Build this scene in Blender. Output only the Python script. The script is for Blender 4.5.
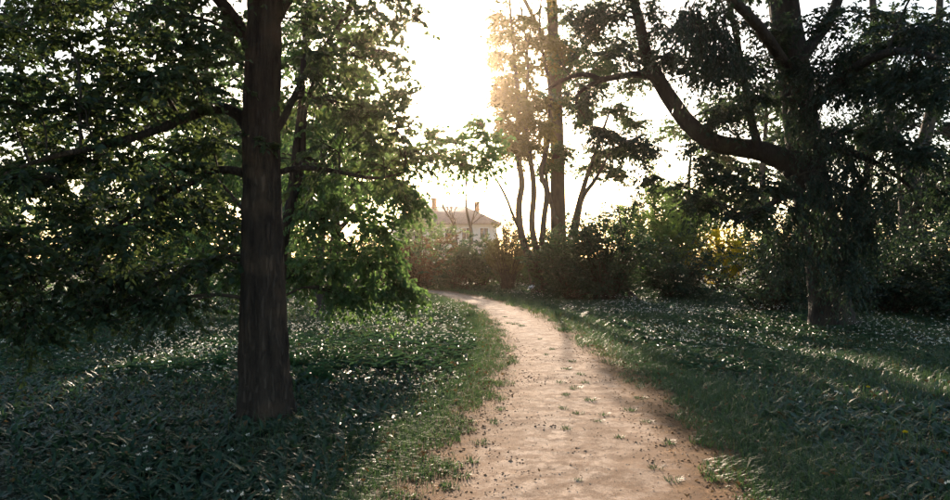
import bpy, math, random
import numpy as np
from mathutils import Vector

for o in list(bpy.data.objects):
    bpy.data.objects.remove(o)
SC = bpy.context.scene
COL = SC.collection
rng = np.random.default_rng(7)
random.seed(7)
R = math.radians

# ------------------------------------------------------------------ camera
F, HOR, CH = 720.0, 258.0, 1.6           # focal length in photo pixels, horizon row, eye height
cam = bpy.data.cameras.new('camera'); camo = bpy.data.objects.new('camera', cam); COL.objects.link(camo)
cam.sensor_width = 36.0; cam.lens = F / 950 * 36.0
cam.clip_start = 0.05; cam.clip_end = 3000
camo.location = (0, 0, CH)
camo.rotation_euler = (R(90) + math.atan((HOR - 250) / F), 0, 0)
SC.camera = camo

# ------------------------------------------------------------------ sky, sun, exposure
SUN_EL, SUN_AZ = R(15.6), R(-2.5)
W = bpy.data.worlds.new('World'); SC.world = W; W.use_nodes = True
nt = W.node_tree; nt.nodes.clear()
sky = nt.nodes.new('ShaderNodeTexSky'); sky.sky_type = 'NISHITA'; sky.sun_disc = False
sky.sun_elevation = SUN_EL; sky.sun_rotation = SUN_AZ
sky.air_density = 1.0; sky.dust_density = 1.6; sky.ozone_density = 1.0
bg = nt.nodes.new('ShaderNodeBackground'); bg.inputs['Strength'].default_value = 0.12
wo = nt.nodes.new('ShaderNodeOutputWorld')
nt.links.new(sky.outputs[0], bg.inputs[0]); nt.links.new(bg.outputs[0], wo.inputs[0])
sl = bpy.data.lights.new('sun', 'SUN'); sl.energy = 4.0; sl.angle = R(0.6); sl.color = (1.0, 0.79, 0.60)
so = bpy.data.objects.new('sun', sl); COL.objects.link(so)
SUND = Vector((math.sin(SUN_AZ) * math.cos(SUN_EL), math.cos(SUN_AZ) * math.cos(SUN_EL), math.sin(SUN_EL)))
so.rotation_euler = SUND.to_track_quat('Z', 'Y').to_euler()
so.location = (0, 0, 40)
SC.view_settings.view_transform = 'Standard'
SC.view_settings.look = 'None'
SC.view_settings.exposure = 1.55
SC.view_settings.gamma = 1.0
SC.view_settings.use_curve_mapping = False
SC.render.engine = 'CYCLES'
SC.cycles.max_bounces = 8
SC.cycles.diffuse_bounces = 4
SC.cycles.transmission_bounces = 6
SC.cycles.sample_clamp_indirect = 6.0


def P(px, py, d):
    """photo pixel + distance along the view axis -> world point"""
    return np.array([(px - 475) / F * d, d, CH + (HOR - py) / F * d])


def GX(px, d):
    return (px - 475) / F * d


# ------------------------------------------------------------------ small numpy noise
_tab = np.random.default_rng(11).random((256, 256))


def vnoise(x, y):
    x = np.asarray(x, float); y = np.asarray(y, float)
    xi = np.floor(x).astype(int); yi = np.floor(y).astype(int)
    fx = x - xi; fy = y - yi
    fx = fx * fx * (3 - 2 * fx); fy = fy * fy * (3 - 2 * fy)
    a = _tab[xi & 255, yi & 255]; b = _tab[(xi + 1) & 255, yi & 255]
    c = _tab[xi & 255, (yi + 1) & 255]; d = _tab[(xi + 1) & 255, (yi + 1) & 255]
    return (a * (1 - fx) + b * fx) * (1 - fy) + (c * (1 - fx) + d * fx) * fy


def fbm(x, y, o=4):
    s = 0; a = 0.5; t = 0
    for k in range(o):
        s = s + a * vnoise(x * 2 ** k + 17.3 * k, y * 2 ** k + 5.1 * k); t += a; a *= 0.5
    return s / t


def ridges(th01, z, n):
    """furrowed bark: ridged noise that closes round the trunk (n cells round)"""
    x = th01 * n; xi = np.floor(x).astype(int); fx = x - xi
    yi = np.floor(z).astype(int); fy = z - yi
    fx = fx * fx * (3 - 2 * fx); fy = fy * fy * (3 - 2 * fy)
    g_ = lambda i, j: _tab[(i % n) & 255, j & 255]
    v = (g_(xi, yi) * (1 - fx) + g_(xi + 1, yi) * fx) * (1 - fy) + (g_(xi, yi + 1) * (1 - fx) + g_(xi + 1, yi + 1) * fx) * fy
    return np.abs(2 * v - 1)


# ------------------------------------------------------------------ materials
def newmat(name):
    m = bpy.data.materials.new(name); m.use_nodes = True
    n = m.node_tree.nodes; n.clear()
    return m, n, m.node_tree.links


def leaf_mat(name, cols, trans_col, tmix=0.4, rough=0.5, spec=0.4, hue_var=0.03):
    m, n, l = newmat(name)
    geo = n.new('ShaderNodeNewGeometry')
    ramp = n.new('ShaderNodeValToRGB'); cr = ramp.color_ramp
    cr.elements[0].position = 0.0; cr.elements[0].color = (*cols[0], 1)
    cr.elements[1].position = 1.0; cr.elements[1].color = (*cols[-1], 1)
    for i, c in enumerate(cols[1:-1]):
        e = cr.elements.new((i + 1) / (len(cols) - 1)); e.color = (*c, 1)
    l.new(geo.outputs['Random Per Island'], ramp.inputs[0])
    pb = n.new('ShaderNodeBsdfPrincipled')
    pb.inputs['Roughness'].default_value = rough
    pb.inputs['Specular IOR Level'].default_value = spec
    l.new(ramp.outputs[0], pb.inputs['Base Color'])
    tr = n.new('ShaderNodeBsdfTranslucent')
    mx = n.new('ShaderNodeMix'); mx.data_type = 'RGBA'; mx.inputs[0].default_value = 0.55
    l.new(ramp.outputs[0], mx.inputs[6]); mx.inputs[7].default_value = (*trans_col, 1)
    l.new(mx.outputs[2], tr.inputs[0])
    ms = n.new('ShaderNodeMixShader'); ms.inputs[0].default_value = tmix
    l.new(pb.outputs[0], ms.inputs[1]); l.new(tr.outputs[0], ms.inputs[2])
    out = n.new('ShaderNodeOutputMaterial'); l.new(ms.outputs[0], out.inputs[0])
    return m


def bark_mat(name, c1, c2, c3, scale=9.0, bump=0.6, stretch=0.18):
    m, n, l = newmat(name)
    tc = n.new('ShaderNodeTexCoord')
    mp = n.new('ShaderNodeMapping'); mp.inputs['Scale'].default_value = (1, 1, stretch)
    l.new(tc.outputs['Object'], mp.inputs[0])
    n1 = n.new('ShaderNodeTexNoise'); n1.inputs['Scale'].default_value = scale; n1.inputs['Detail'].default_value = 8
    n1.inputs['Roughness'].default_value = 0.65
    l.new(mp.outputs[0], n1.inputs['Vector'])
    vo = n.new('ShaderNodeTexVoronoi'); vo.feature = 'DISTANCE_TO_EDGE'; vo.inputs['Scale'].default_value = scale * 2.3
    wv = n.new('ShaderNodeMix'); wv.data_type = 'VECTOR'; wv.inputs[0].default_value = 0.12
    l.new(mp.outputs[0], wv.inputs[4]); l.new(n1.outputs['Color'], wv.inputs[5])
    l.new(wv.outputs[1], vo.inputs['Vector'])
    n2 = n.new('ShaderNodeTexNoise'); n2.inputs['Scale'].default_value = 2.2; n2.inputs['Detail'].default_value = 4
    l.new(tc.outputs['Object'], n2.inputs['Vector'])
    r1 = n.new('ShaderNodeValToRGB')
    r1.color_ramp.elements[0].position = 0.3; r1.color_ramp.elements[0].color = (*c1, 1)
    r1.color_ramp.elements[1].position = 0.7; r1.color_ramp.elements[1].color = (*c2, 1)
    l.new(n1.outputs[0], r1.inputs[0])
    r2 = n.new('ShaderNodeMapRange'); r2.inputs[1].default_value = 0.52; r2.inputs[2].default_value = 0.68
    l.new(n2.outputs[0], r2.inputs[0])
    mc = n.new('ShaderNodeMix'); mc.data_type = 'RGBA'
    l.new(r2.outputs[0], mc.inputs[0]); l.new(r1.outputs[0], mc.inputs[6]); mc.inputs[7].default_value = (*c3, 1)
    ad = n.new('ShaderNodeMath'); ad.operation = 'MULTIPLY_ADD'
    vr = n.new('ShaderNodeMapRange'); vr.inputs[2].default_value = 0.25
    l.new(vo.outputs[0], vr.inputs[0])
    l.new(vr.outputs[0], ad.inputs[0]); ad.inputs[1].default_value = 0.7; l.new(n1.outputs[0], ad.inputs[2])
    bp = n.new('ShaderNodeBump'); bp.inputs['Strength'].default_value = bump; bp.inputs['Distance'].default_value = 0.03
    l.new(ad.outputs[0], bp.inputs['Height'])
    pb = n.new('ShaderNodeBsdfPrincipled'); pb.inputs['Roughness'].default_value = 0.9
    pb.inputs['Specular IOR Level'].default_value = 0.2
    l.new(mc.outputs[2], pb.inputs['Base Color']); l.new(bp.outputs[0], pb.inputs['Normal'])
    out = n.new('ShaderNodeOutputMaterial'); l.new(pb.outputs[0], out.inputs[0])
    return m


def noise_mat(name, c1, c2, scale=3.0, rough=0.9, bump=0.0, spec=0.2):
    m, n, l = newmat(name)
    tc = n.new('ShaderNodeTexCoord')
    n1 = n.new('ShaderNodeTexNoise'); n1.inputs['Scale'].default_value = scale; n1.inputs['Detail'].default_value = 6
    l.new(tc.outputs['Object'], n1.inputs['Vector'])
    r1 = n.new('ShaderNodeValToRGB')
    r1.color_ramp.elements[0].position = 0.35; r1.color_ramp.elements[0].color = (*c1, 1)
    r1.color_ramp.elements[1].position = 0.65; r1.color_ramp.elements[1].color = (*c2, 1)
    l.new(n1.outputs[0], r1.inputs[0])
    pb = n.new('ShaderNodeBsdfPrincipled'); pb.inputs['Roughness'].default_value = rough
    pb.inputs['Specular IOR Level'].default_value = spec
    l.new(r1.outputs[0], pb.inputs['Base Color'])
    if bump:
        bp = n.new('ShaderNodeBump'); bp.inputs['Strength'].default_value = bump; bp.inputs['Distance'].default_value = 0.02
        l.new(n1.outputs[0], bp.inputs['Height']); l.new(bp.outputs[0], pb.inputs['Normal'])
    out = n.new('ShaderNodeOutputMaterial'); l.new(pb.outputs[0], out.inputs[0])
    return m


M = {}
M['leaf_linden'] = leaf_mat('leaf_linden', [(.016, .038, .024), (.026, .056, .032), (.042, .078, .036)], (.17, .22, .045), .43, .42, .4)
M['leaf_hazel'] = leaf_mat('leaf_hazel', [(.036, .094, .046), (.054, .124, .054), (.085, .155, .056)], (.24, .40, .09), .52, .45, .4)
M['leaf_far'] = leaf_mat('leaf_far', [(.022, .058, .032), (.036, .082, .038), (.056, .105, .040)], (.13, .22, .055), .45, .5, .35)
M['leaf_sun_glow'] = leaf_mat('leaf_sun_glow', [(.035, .060, .028), (.055, .082, .030), (.085, .095, .030)], (.34, .24, .045), .48, .5, .35)  # orange of the low sun shining through is put into the leaf colour
M['leaf_dark'] = leaf_mat('leaf_dark', [(.012, .030, .022), (.018, .042, .028), (.028, .056, .032)], (.08, .14, .045), .30, .45, .4)
M['leaf_yew'] = leaf_mat('leaf_yew', [(.014, .042, .026), (.024, .058, .032), (.036, .078, .038)], (.08, .16, .05), .3, .5, .35)
M['leaf_feather'] = leaf_mat('leaf_feather', [(.050, .120, .042), (.072, .155, .048), (.10, .19, .06)], (.30, .46, .09), .52, .5, .35)
M['leaf_olive'] = leaf_mat('leaf_olive', [(.050, .062, .026), (.075, .085, .032), (.10, .10, .04)], (.22, .20, .06), .4, .55, .3)
M['leaf_russet'] = leaf_mat('leaf_russet', [(.07, .042, .026), (.095, .058, .032), (.065, .062, .030)], (.24, .12, .05), .4, .55, .3)
M['petal_yellow'] = leaf_mat('petal_yellow', [(.60, .44, .02), (.75, .58, .03), (.45, .44, .04)], (.80, .62, .03), .4, .5, .3)
M['garlic'] = leaf_mat('garlic', [(.020, .056, .036), (.030, .074, .044), (.048, .096, .050)], (.09, .19, .065), .32, .44, .4)
M['grass'] = leaf_mat('grass', [(.030, .072, .036), (.044, .092, .042), (.070, .115, .052)], (.12, .22, .06), .38, .42, .45)
M['turf'] = leaf_mat('turf', [(.034, .085, .030), (.050, .110, .036), (.085, .130, .048)], (.13, .24, .055), .38, .45, .4)
M['grass_dry'] = leaf_mat('grass_dry', [(.07, .09, .035), (.11, .10, .045), (.16, .13, .06)], (.22, .20, .07), .35, .5, .35)
M['nettle'] = leaf_mat('nettle', [(.030, .105, .045), (.045, .135, .052), (.06, .16, .06)], (.10, .28, .06), .38, .45, .4)
M['petal_white'] = leaf_mat('petal_white', [(.62, .64, .56), (.72, .73, .66), (.80, .80, .74)], (.75, .76, .66), .4, .6, .2)
M['bark_near'] = bark_mat('bark_near', (.020, .016, .0135), (.095, .072, .057), (.125, .085, .058), 11, 1.0, .16)
M['bark_dark'] = bark_mat('bark_dark', (.028, .023, .020), (.062, .050, .041), (.075, .066, .048), 6, .7, .2)
M['bark_far'] = bark_mat('bark_far', (.045, .036, .030), (.095, .075, .060), (.11, .085, .062), 6, .5, .25)
M['twig'] = noise_mat('twig', (.035, .028, .022), (.075, .058, .042), 5)
M['litter'] = leaf_mat('litter', [(.075, .045, .022), (.13, .080, .038), (.21, .145, .075)], (.25, .15, .05), .15, .7, .2)
M['pebble'] = leaf_mat('pebble', [(.20, .16, .12), (.36, .30, .23), (.55, .50, .43)], (.3, .3, .3), .0, .8, .2)
M['clod'] = leaf_mat('clod', [(.13, .082, .048), (.22, .145, .09), (.34, .24, .155)], (.3, .3, .3), .0, .95, .1)


# ------------------------------------------------------------------ mesh building
class MB:
    """collects vertex / face arrays and links them as ONE mesh object"""
    def __init__(s):
        s.v = []; s.q = []; s.t = []; s.n = 0

    def add(s, v, q=None, t=None):
        v = np.asarray(v, np.float32).reshape(-1, 3)
        if q is not None and len(q):
            s.q.append(np.asarray(q, np.int64).reshape(-1, 4) + s.n)
        if t is not None and len(t):
            s.t.append(np.asarray(t, np.int64).reshape(-1, 3) + s.n)
        s.v.append(v); s.n += len(v)

    def mesh(s, name, mat, smooth=False):
        v = np.concatenate(s.v) if s.v else np.zeros((0, 3), np.float32)
        q = np.concatenate(s.q) if s.q else np.zeros((0, 4), np.int64)
        t = np.concatenate(s.t) if s.t else np.zeros((0, 3), np.int64)
        me = bpy.data.meshes.new(name)
        me.vertices.add(len(v)); me.vertices.foreach_set('co', v.ravel())
        loops = np.concatenate([q.ravel(), t.ravel()]).astype(np.int32)
        me.loops.add(len(loops)); me.loops.foreach_set('vertex_index', loops)
        starts = np.concatenate([np.arange(len(q)) * 4, len(q) * 4 + np.arange(len(t)) * 3]).astype(np.int32)
        me.polygons.add(len(starts)); me.polygons.foreach_set('loop_start', starts)
        if smooth:
            me.polygons.foreach_set('use_smooth', np.ones(len(starts), bool))
        me.update(calc_edges=True); me.validate()
        if mat is not None:
            me.materials.append(M[mat] if isinstance(mat, str) else mat)
        return me

    def build(s, name, mat, parent=None, smooth=False, kind=None):
        o = bpy.data.objects.new(name, s.mesh(name, mat, smooth)); COL.objects.link(o)
        if parent is not None:
            o.parent = parent
            o.matrix_parent_inverse = parent.matrix_world.inverted() if False else o.matrix_parent_inverse
        if kind: o['kind'] = kind
        return o


def thing(name, label, cat, loc, group=None):
    o = bpy.data.objects.new(name, None); COL.objects.link(o)
    o.location = tuple(float(c) for c in loc); o['label'] = label; o['category'] = cat
    o.empty_display_size = 0.2
    if group: o['group'] = group
    return o


def tag(o, label, cat, group=None):
    o['label'] = label; o['category'] = cat
    if group: o['group'] = group
    return o


def unit(a):
    return a / np.maximum(np.linalg.norm(a, axis=-1, keepdims=True), 1e-9)


def tubes(mb, pts, rad, sides=4, cap=False):
    """pts (T,N,3), rad (T,N): a batch of tubes with the same number of rings"""
    pts = np.asarray(pts, float); rad = np.asarray(rad, float)
    if pts.ndim == 2: pts = pts[None]; rad = rad[None]
    T, N, _ = pts.shape
    if T == 0: return
    tan = unit(np.gradient(pts, axis=1))
    ref = np.where(np.abs(tan[:, :1, 2:3]).mean(axis=1, keepdims=True) > 0.75, np.array([[[1.0, 0, 0]]]), np.array([[[0, 0, 1.0]]]))
    ref = np.broadcast_to(ref, tan.shape)
    u = unit(np.cross(tan, ref)); w = np.cross(tan, u)
    a = np.arange(sides) * 2 * np.pi / sides
    v = pts[:, :, None, :] + rad[:, :, None, None] * (np.cos(a)[None, None, :, None] * u[:, :, None, :] + np.sin(a)[None, None, :, None] * w[:, :, None, :])
    base = (np.arange(T) * N * sides)[:, None, None]
    i = np.arange(N - 1)[None, :, None] * sides; k = np.arange(sides)[None, None, :]; k2 = (k + 1) % sides
    q = np.stack([base + i + k, base + i + k2, base + i + sides + k2, base + i + sides + k], -1)
    mb.add(v, q.reshape(-1, 4))


def smooth_path(pts, n):
    """Catmull-Rom through control rows (x,y,z,r)"""
    p = np.asarray(pts, float)
    p = np.vstack([2 * p[0] - p[1], p, 2 * p[-1] - p[-2]])
    k = len(p) - 3
    t = np.linspace(0, k - 1e-6, n); i = t.astype(int); f = (t - i)[:, None]
    a, b, c, d = p[i], p[i + 1], p[i + 2], p[i + 3]
    o = 0.5 * ((2 * b) + (-a + c) * f + (2 * a - 5 * b + 4 * c - d) * f ** 2 + (-a + 3 * b - 3 * c + d) * f ** 3)
    o[:, 3] = np.maximum(o[:, 3], 0.003)
    return o


def leaves(mb, pos, axis, up, L, Wd, full=True, fold=0.10, droop=0.15):
    n = len(pos)
    if n == 0: return
    axis = unit(axis); side = unit(np.cross(axis, up)); nor = np.cross(side, axis)
    if full:
        tp = np.array([[0, 0, 0], [.34, -.5, fold], [.34, .5, fold], [.74, -.34, fold * .4 - droop * .4], [.74, .34, fold * .4 - droop * .4], [1, 0, -droop]])
        q = np.array([[0, 5, 3, 1], [0, 2, 4, 5]]); t = None
    else:
        tp = np.array([[0, 0, 0], [.45, -.5, fold], [.45, .5, fold], [1, 0, -droop]])
        q = None; t = np.array([[0, 3, 1], [0, 2, 3]])
    v = (pos[:, None, :] + (tp[None, :, 0:1] * L[:, None, None]) * axis[:, None, :]
         + (tp[None, :, 1:2] * Wd[:, None, None]) * side[:, None, :] + (tp[None, :, 2:3] * L[:, None, None]) * nor[:, None, :])
    b = (np.arange(n) * len(tp))[:, None, None]
    mb.add(v, None if q is None else (q[None] + b).reshape(-1, 4), None if t is None else (t[None] + b).reshape(-1, 3))


def rand_unit(n):
    return unit(rng.normal(size=(n, 3)))


def sprays(mbt, mbl, start, direc, length, nl, leaf, full, droop=0.35, flat=0.7, hang=0.2, twig_r=0.004, ratio=0.62, sd=0.2):
    """short leafy twigs"""
    S = len(start)
    if S == 0: return
    t = np.linspace(0, 1, 3)[None, :, None]
    pl = start[:, None, :] + direc[:, None, :] * length[:, None, None] * t
    pl[:, :, 2] -= (droop * length)[:, None] * (t[:, :, 0] ** 2)
    if mbt is not None:
        tubes(mbt, pl, np.broadcast_to(np.linspace(twig_r, twig_r * .35, 3), (S, 3)), 3)
    tt = (rng.random((S, nl)) * 0.92 + 0.08)
    pos = start[:, None, :] + direc[:, None, :] * (length[:, None] * tt)[:, :, None]
    pos[:, :, 2] -= (droop * length)[:, None] * tt ** 2
    tan = direc[:, None, :] + np.zeros((S, nl, 3)); tan[:, :, 2] -= 2 * droop * tt
    tan = unit(tan)
    sidev = unit(np.cross(tan, np.array([0, 0, 1.0])) + 1e-4)
    sg = np.where(rng.random((S, nl, 1)) < .5, -1, 1)
    ax = tan * (0.35 + .4 * rng.random((S, nl, 1))) + sidev * sg * (0.5 + .6 * rng.random((S, nl, 1))) + rng.normal(size=(S, nl, 3)) * sd
    ax[:, :, 2] -= hang * (0.4 + rng.random((S, nl)))
    up = np.array([0, 0, 1.0]) * flat + rng.normal(size=(S, nl, 3)) * (1.05 - flat)
    L = leaf * (0.65 + 0.6 * rng.random(S * nl)); Wd = L * ratio * (0.8 + .35 * rng.random(S * nl))
    leaves(mbl, pos.reshape(-1, 3), ax.reshape(-1, 3), up.reshape(-1, 3), L, Wd, full)


class Tree:
    """trunk, limbs, branches and a crown of leafy sprays; world coordinates are made local to the base"""
    def __init__(s, name, label, base, group=None, cat='tree'):
        s.base = np.asarray(base, float)
        s.root = thing(name, label, cat, base, group)
        s.skel = []                       # rows x,y,z,r
        s.br = MB(); s.lf = MB()

    def loc(s, p):
        return np.asarray(p, float)

    def limb(s, rows, n=24, sides=10, name='limb', mat='bark_dark', rough=0.0, flare=0.0, wob=0.0, skel=True, furrow=0.0):
        p = smooth_path(rows, n)
        if wob:
            p[1:, :3] += rng.normal(size=(n - 1, 3)) * wob * p[1:, 3:4]
        if skel: s.skel.append(p)
        mb = MB(); tan = unit(np.gradient(p[:, :3], axis=0))
        ref = np.array([1.0, 0, 0]) if abs(tan[:, 2]).mean() > .7 else np.array([0, 0, 1.0])
        u = unit(np.cross(tan, ref)); w = np.cross(tan, u)
        a = np.arange(sides) * 2 * np.pi / sides
        rad = np.repeat(p[:, 3:4], sides, 1)
        arc = np.concatenate([[0], np.cumsum(np.linalg.norm(np.diff(p[:, :3], axis=0), axis=1))])
        if rough:
            k = sides / 6.28
            A = np.cos(a)[None] * 3.1; B = np.sin(a)[None] * 3.1
            z = arc[:, None]
            nz = fbm(A * 4.2 + z * 0.9 + 50, B * 4.2 - z * 0.9 + 50, 4) - .5
            lump = fbm(A * .45 + z * 1.1 + 9, B * .45 + z * .7 + 30, 3) - .5
            if furrow:
                t01 = (a / 6.283)[None] + .02 * np.sin(z * 2.3) + .03 * (lump - .5)
                rd = .65 * ridges(t01, z * 4.5 + 3 * lump, 30) + .35 * ridges(t01 + .37, z * 9 + 40, 47)
                rad = rad + furrow * (rd - .45)
            rad = rad * (1 + rough * nz * 1.0 + rough * 1.6 * lump)
        if flare:
            lob = 0.75 + 0.5 * vnoise(np.cos(a) * 1.6 + 20, np.sin(a) * 1.6 + 20)
            rad = rad * (1 + flare * np.exp(-arc[:, None] / 0.22) * lob[None])
        v = p[:, None, :3] + rad[:, :, None] * (np.cos(a)[None, :, None] * u[:, None] + np.sin(a)[None, :, None] * w[:, None])
        i = np.arange(n - 1)[:, None] * sides; kk = np.arange(sides)[None]; k2 = (kk + 1) % sides
        q = np.stack([i + kk, i + k2, i + sides + k2, i + sides + kk], -1).reshape(-1, 4)
        mb.add(v - s.base, q)
        o = mb.build(name, mat, s.root, smooth=True)
        return o

    def clump(s, centers, radii, nsec=6, nspray=8, nl=22, leaf=0.08, full=True, slen=0.5, droop=.35, flat=.7, hang=.2,
              prim_r=None, keep=None, hangdir=0.0, ratio=.62, squash=.65, from_below=True, sd=.2, twigs=True):
        sk = np.concatenate(s.skel)
        for c, r in zip(np.asarray(centers, float), radii):
            dz = c[2] - sk[:, 2]
            dist = np.linalg.norm(sk[:, :3] - c, axis=1) + (np.maximum(0, -dz) * 1.2 if from_below else 0) + 0.25 * np.abs(dz)
            j = int(np.argmin(dist)); a = sk[j, :3]; ra = sk[j, 3]
            ln = np.linalg.norm(c - a)
            m = a + (c - a) * .5 + np.array([0, 0, .12 * ln]) + rng.normal(size=3) * .06 * ln
            r0 = min(ra * .55, .010 + .011 * ln) if prim_r is None else prim_r
            pr = smooth_path(np.array([[*a, r0], [*m, r0 * .7], [*c, r0 * .4]]), 8)
            tubes(s.br, pr[:, :3] - s.base, pr[:, 3], 5)
            k = nsec
            st = pr[rng.integers(3, 8, k), :3]
            off = rand_unit(k) * (rng.random((k, 1)) ** .4) * r; off[:, 2] *= squash
            en = c + off; en[:, 2] -= hangdir * r * rng.random(k)
            mid = (st + en) / 2 + rng.normal(size=(k, 3)) * .08 * r + np.array([0, 0, .08 * r])
            tt = np.linspace(0, 1, 5)[None, :, None]
            sec = st[:, None] * (1 - tt) ** 2 + 2 * mid[:, None] * tt * (1 - tt) + en[:, None] * tt ** 2
            tubes(s.br, sec - s.base, np.broadcast_to(np.linspace(max(.006, r0 * .38), .004, 5), (k, 5)), 3)
            T = rng.random((k, nspray)) * .8 + .2
            T3 = T[:, :, None]
            sp = (st[:, None] * (1 - T3) ** 2 + 2 * mid[:, None] * T3 * (1 - T3) + en[:, None] * T3 ** 2).reshape(-1, 3)
            d = unit((en - st))[:, None].repeat(nspray, 1).reshape(-1, 3) * .7 + rand_unit(k * nspray) * .8
            d[:, 2] = d[:, 2] * .55 - hangdir
            d = unit(d)
            ok = np.ones(len(sp), bool)
            if keep is not None: ok = keep(sp + d * slen * .6)
            sp, d = sp[ok], d[ok]
            sprays(s.br if twigs else None, s.lf, sp - s.base, d, slen * (.6 + .7 * rng.random(len(sp))), nl, leaf, full, droop, flat, hang, ratio=ratio, sd=sd)

    def done(s, leafmat, barkmat='twig', crown='crown'):
        if s.br.v: s.br.build('branches', barkmat, s.root, smooth=True, kind='stuff')
        if s.lf.v: s.lf.build(crown, leafmat, s.root, kind='stuff')
        return s.root


def pix(p):
    """world points -> photo pixels (used only to thin out sprays where the photo shows open sky between trees)"""
    return 475 + p[:, 0] / p[:, 1] * F, HOR - (p[:, 2] - CH) / p[:, 1] * F


# ------------------------------------------------------------------ ground, path
ROWS = [(900, 330, 720), (620, 380, 702), (500, 443, 694), (450, 463, 676), (420, 484, 655), (400, 499, 637), (380, 508, 618), (360, 511, 597), (340, 508, 572),
        (326, 499, 552), (316, 489, 533), (308, 476, 514), (302, 461, 498), (297, 443, 477), (293.5, 430, 458), (291.0, 415, 441)]
dd = np.array([CH * F / (r[0] - HOR) for r in ROWS])
xl_ = np.array([GX(r[1], d) for r, d in zip(ROWS, dd)]); xr_ = np.array([GX(r[2], d) for r, d in zip(ROWS, dd)])
dd = np.concatenate([[-8, 0], dd, [37.5, 39.0, 40.0, 41.0]])
xl_ = np.concatenate([[-1.1, -.75], xl_, [-6.4, -12, -20, -40]]); xr_ = np.concatenate([[.75, 1.0], xr_, [-3.6, -7, -13, -30]])
_g = np.linspace(-8, 41, 500)
XL = np.interp(_g, dd, xl_); XR = np.interp(_g, dd, xr_)
_k = np.ones(7) / 7
XL[6:-6] = np.convolve(XL, _k, 'same')[6:-6]; XR[6:-6] = np.convolve(XR, _k, 'same')[6:-6]


def path_sd(x, y):
    """>0 outside the trodden path, <0 on it (metres, roughly)"""
    l = np.interp(y, _g, XL); r = np.interp(y, _g, XR)
    slope = np.interp(y, _g, np.gradient((XL + XR) / 2, _g))
    s = np.maximum(l - x, x - r) / np.sqrt(1 + slope ** 2)
    return np.where(y > 41, 5.0, s)


def hgt(x, y):
    sd = path_sd(x, y)
    far = np.clip((sd - .2) / 1.5, 0, 1)
    h = (fbm(x * .22 + 40, y * .22 + 40, 3) - .5) * .34 * far
    h = h + .03 * np.clip((sd + .1) / .6, 0, 1)
    h = h + .20 * np.exp(-(((x + 4.5) / 3.5) ** 2 + ((y - 25) / 6) ** 2)) * far
    return h


xs = np.unique(np.concatenate([np.linspace(-900, -40, 14), np.arange(-40, -14, 1.0), np.arange(-14, 14, .4), np.arange(14, 40, 1.0), np.linspace(40, 900, 14)]))
ys = np.unique(np.concatenate([np.linspace(-300, -10, 8), np.arange(-10, 2, .6), np.arange(2, 24, .3), np.arange(24, 45, .5), np.arange(45, 90, 2.0), np.linspace(90, 1500, 18)]))
X, Y = np.meshgrid(xs, ys)
Z = hgt(X, Y) - .05 * np.clip((.45 - path_sd(X, Y)) / .2, 0, 1)
gm = MB(); nx = len(xs); ny = len(ys)
ii = (np.arange(ny - 1)[:, None] * nx + np.arange(nx - 1)[None]).ravel()
gm.add(np.stack([X, Y, Z], -1).reshape(-1, 3), np.stack([ii, ii + 1, ii + nx + 1, ii + nx], -1))
M['soil'] = noise_mat('soil', (.018, .024, .014), (.036, .046, .022), 2.5, .95, .6)
g = gm.build('ground', 'soil', None, smooth=True); g['kind'] = 'structure'

# the trodden path: a relief strip of bare sandy earth whose borders dip under the turf
m, n, l = newmat('path_earth')
at = n.new('ShaderNodeAttribute'); at.attribute_name = 'edge'
tc = n.new('ShaderNodeTexCoord')


def _noise(sc, det=6, ro=.6):
    q = n.new('ShaderNodeTexNoise'); q.inputs['Scale'].default_value = sc; q.inputs['Detail'].default_value = det
    q.inputs['Roughness'].default_value = ro
    l.new(tc.outputs['Object'], q.inputs['Vector']); return q


def _mix(fac, a, b):
    q = n.new('ShaderNodeMix'); q.data_type = 'RGBA'; l.new(fac, q.inputs[0])
    for s_, v_ in ((6, a), (7, b)):
        if isinstance(v_, tuple): q.inputs[s_].default_value = (*v_, 1)
        else: l.new(v_, q.inputs[s_])
    return q.outputs[2]


def _mr(src, a, b, c=0, d=1):
    q = n.new('ShaderNodeMapRange'); l.new(src, q.inputs[0])
    for k_, v_ in enumerate((a, b, c, d)): q.inputs[k_ + 1].default_value = v_
    return q.outputs[0]


na, nb_, nc_, nf = _noise(1.3), _noise(5.5, 8), _noise(28, 6, .7), _noise(95, 4, .7)
sand = _mix(_mr(na.outputs[0], .35, .65), (.40, .285, .20), (.58, .45, .345))
sand = _mix(_mr(nb_.outputs[0], .49, .57, 0, .80), sand, (.17, .102, .058))
sand = _mix(_mr(nc_.outputs[0], .53, .60, 0, .62), sand, (.165, .105, .062))
sand = _mix(_mr(_noise(52, 5, .75).outputs[0], .56, .61, 0, .7), sand, (.11, .070, .042))
sand = _mix(_mr(nf.outputs[0], .56, .62, 0, .6), sand, (.60, .50, .40))
sand = _mix(_mr(_noise(2.2, 8, .75).outputs[0], .48, .56, 0, .72), sand, (.20, .120, .068))
brown = _mix(_mr(nb_.outputs[0], .35, .65), (.12, .062, .028), (.26, .145, .064))
brown = _mix(_mr(nc_.outputs[0], .50, .65, 0, .8), brown, (.075, .045, .025))
ed = n.new('ShaderNodeMath'); ed.operation = 'MULTIPLY_ADD'; l.new(nb_.outputs[0], ed.inputs[0]); ed.inputs[1].default_value = .42
l.new(at.outputs['Fac'], ed.inputs[2])
col = _mix(_mr(ed.outputs[0], -.38, .12, 0, .55), sand, (.27, .165, .092))
col = _mix(_mr(ed.outputs[0], .04, .24), col, brown)
col = _mix(_mr(ed.outputs[0], .50, .75), col, (.040, .035, .020))
bp = n.new('ShaderNodeBump'); bp.inputs['Strength'].default_value = .55; bp.inputs['Distance'].default_value = .012
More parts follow.
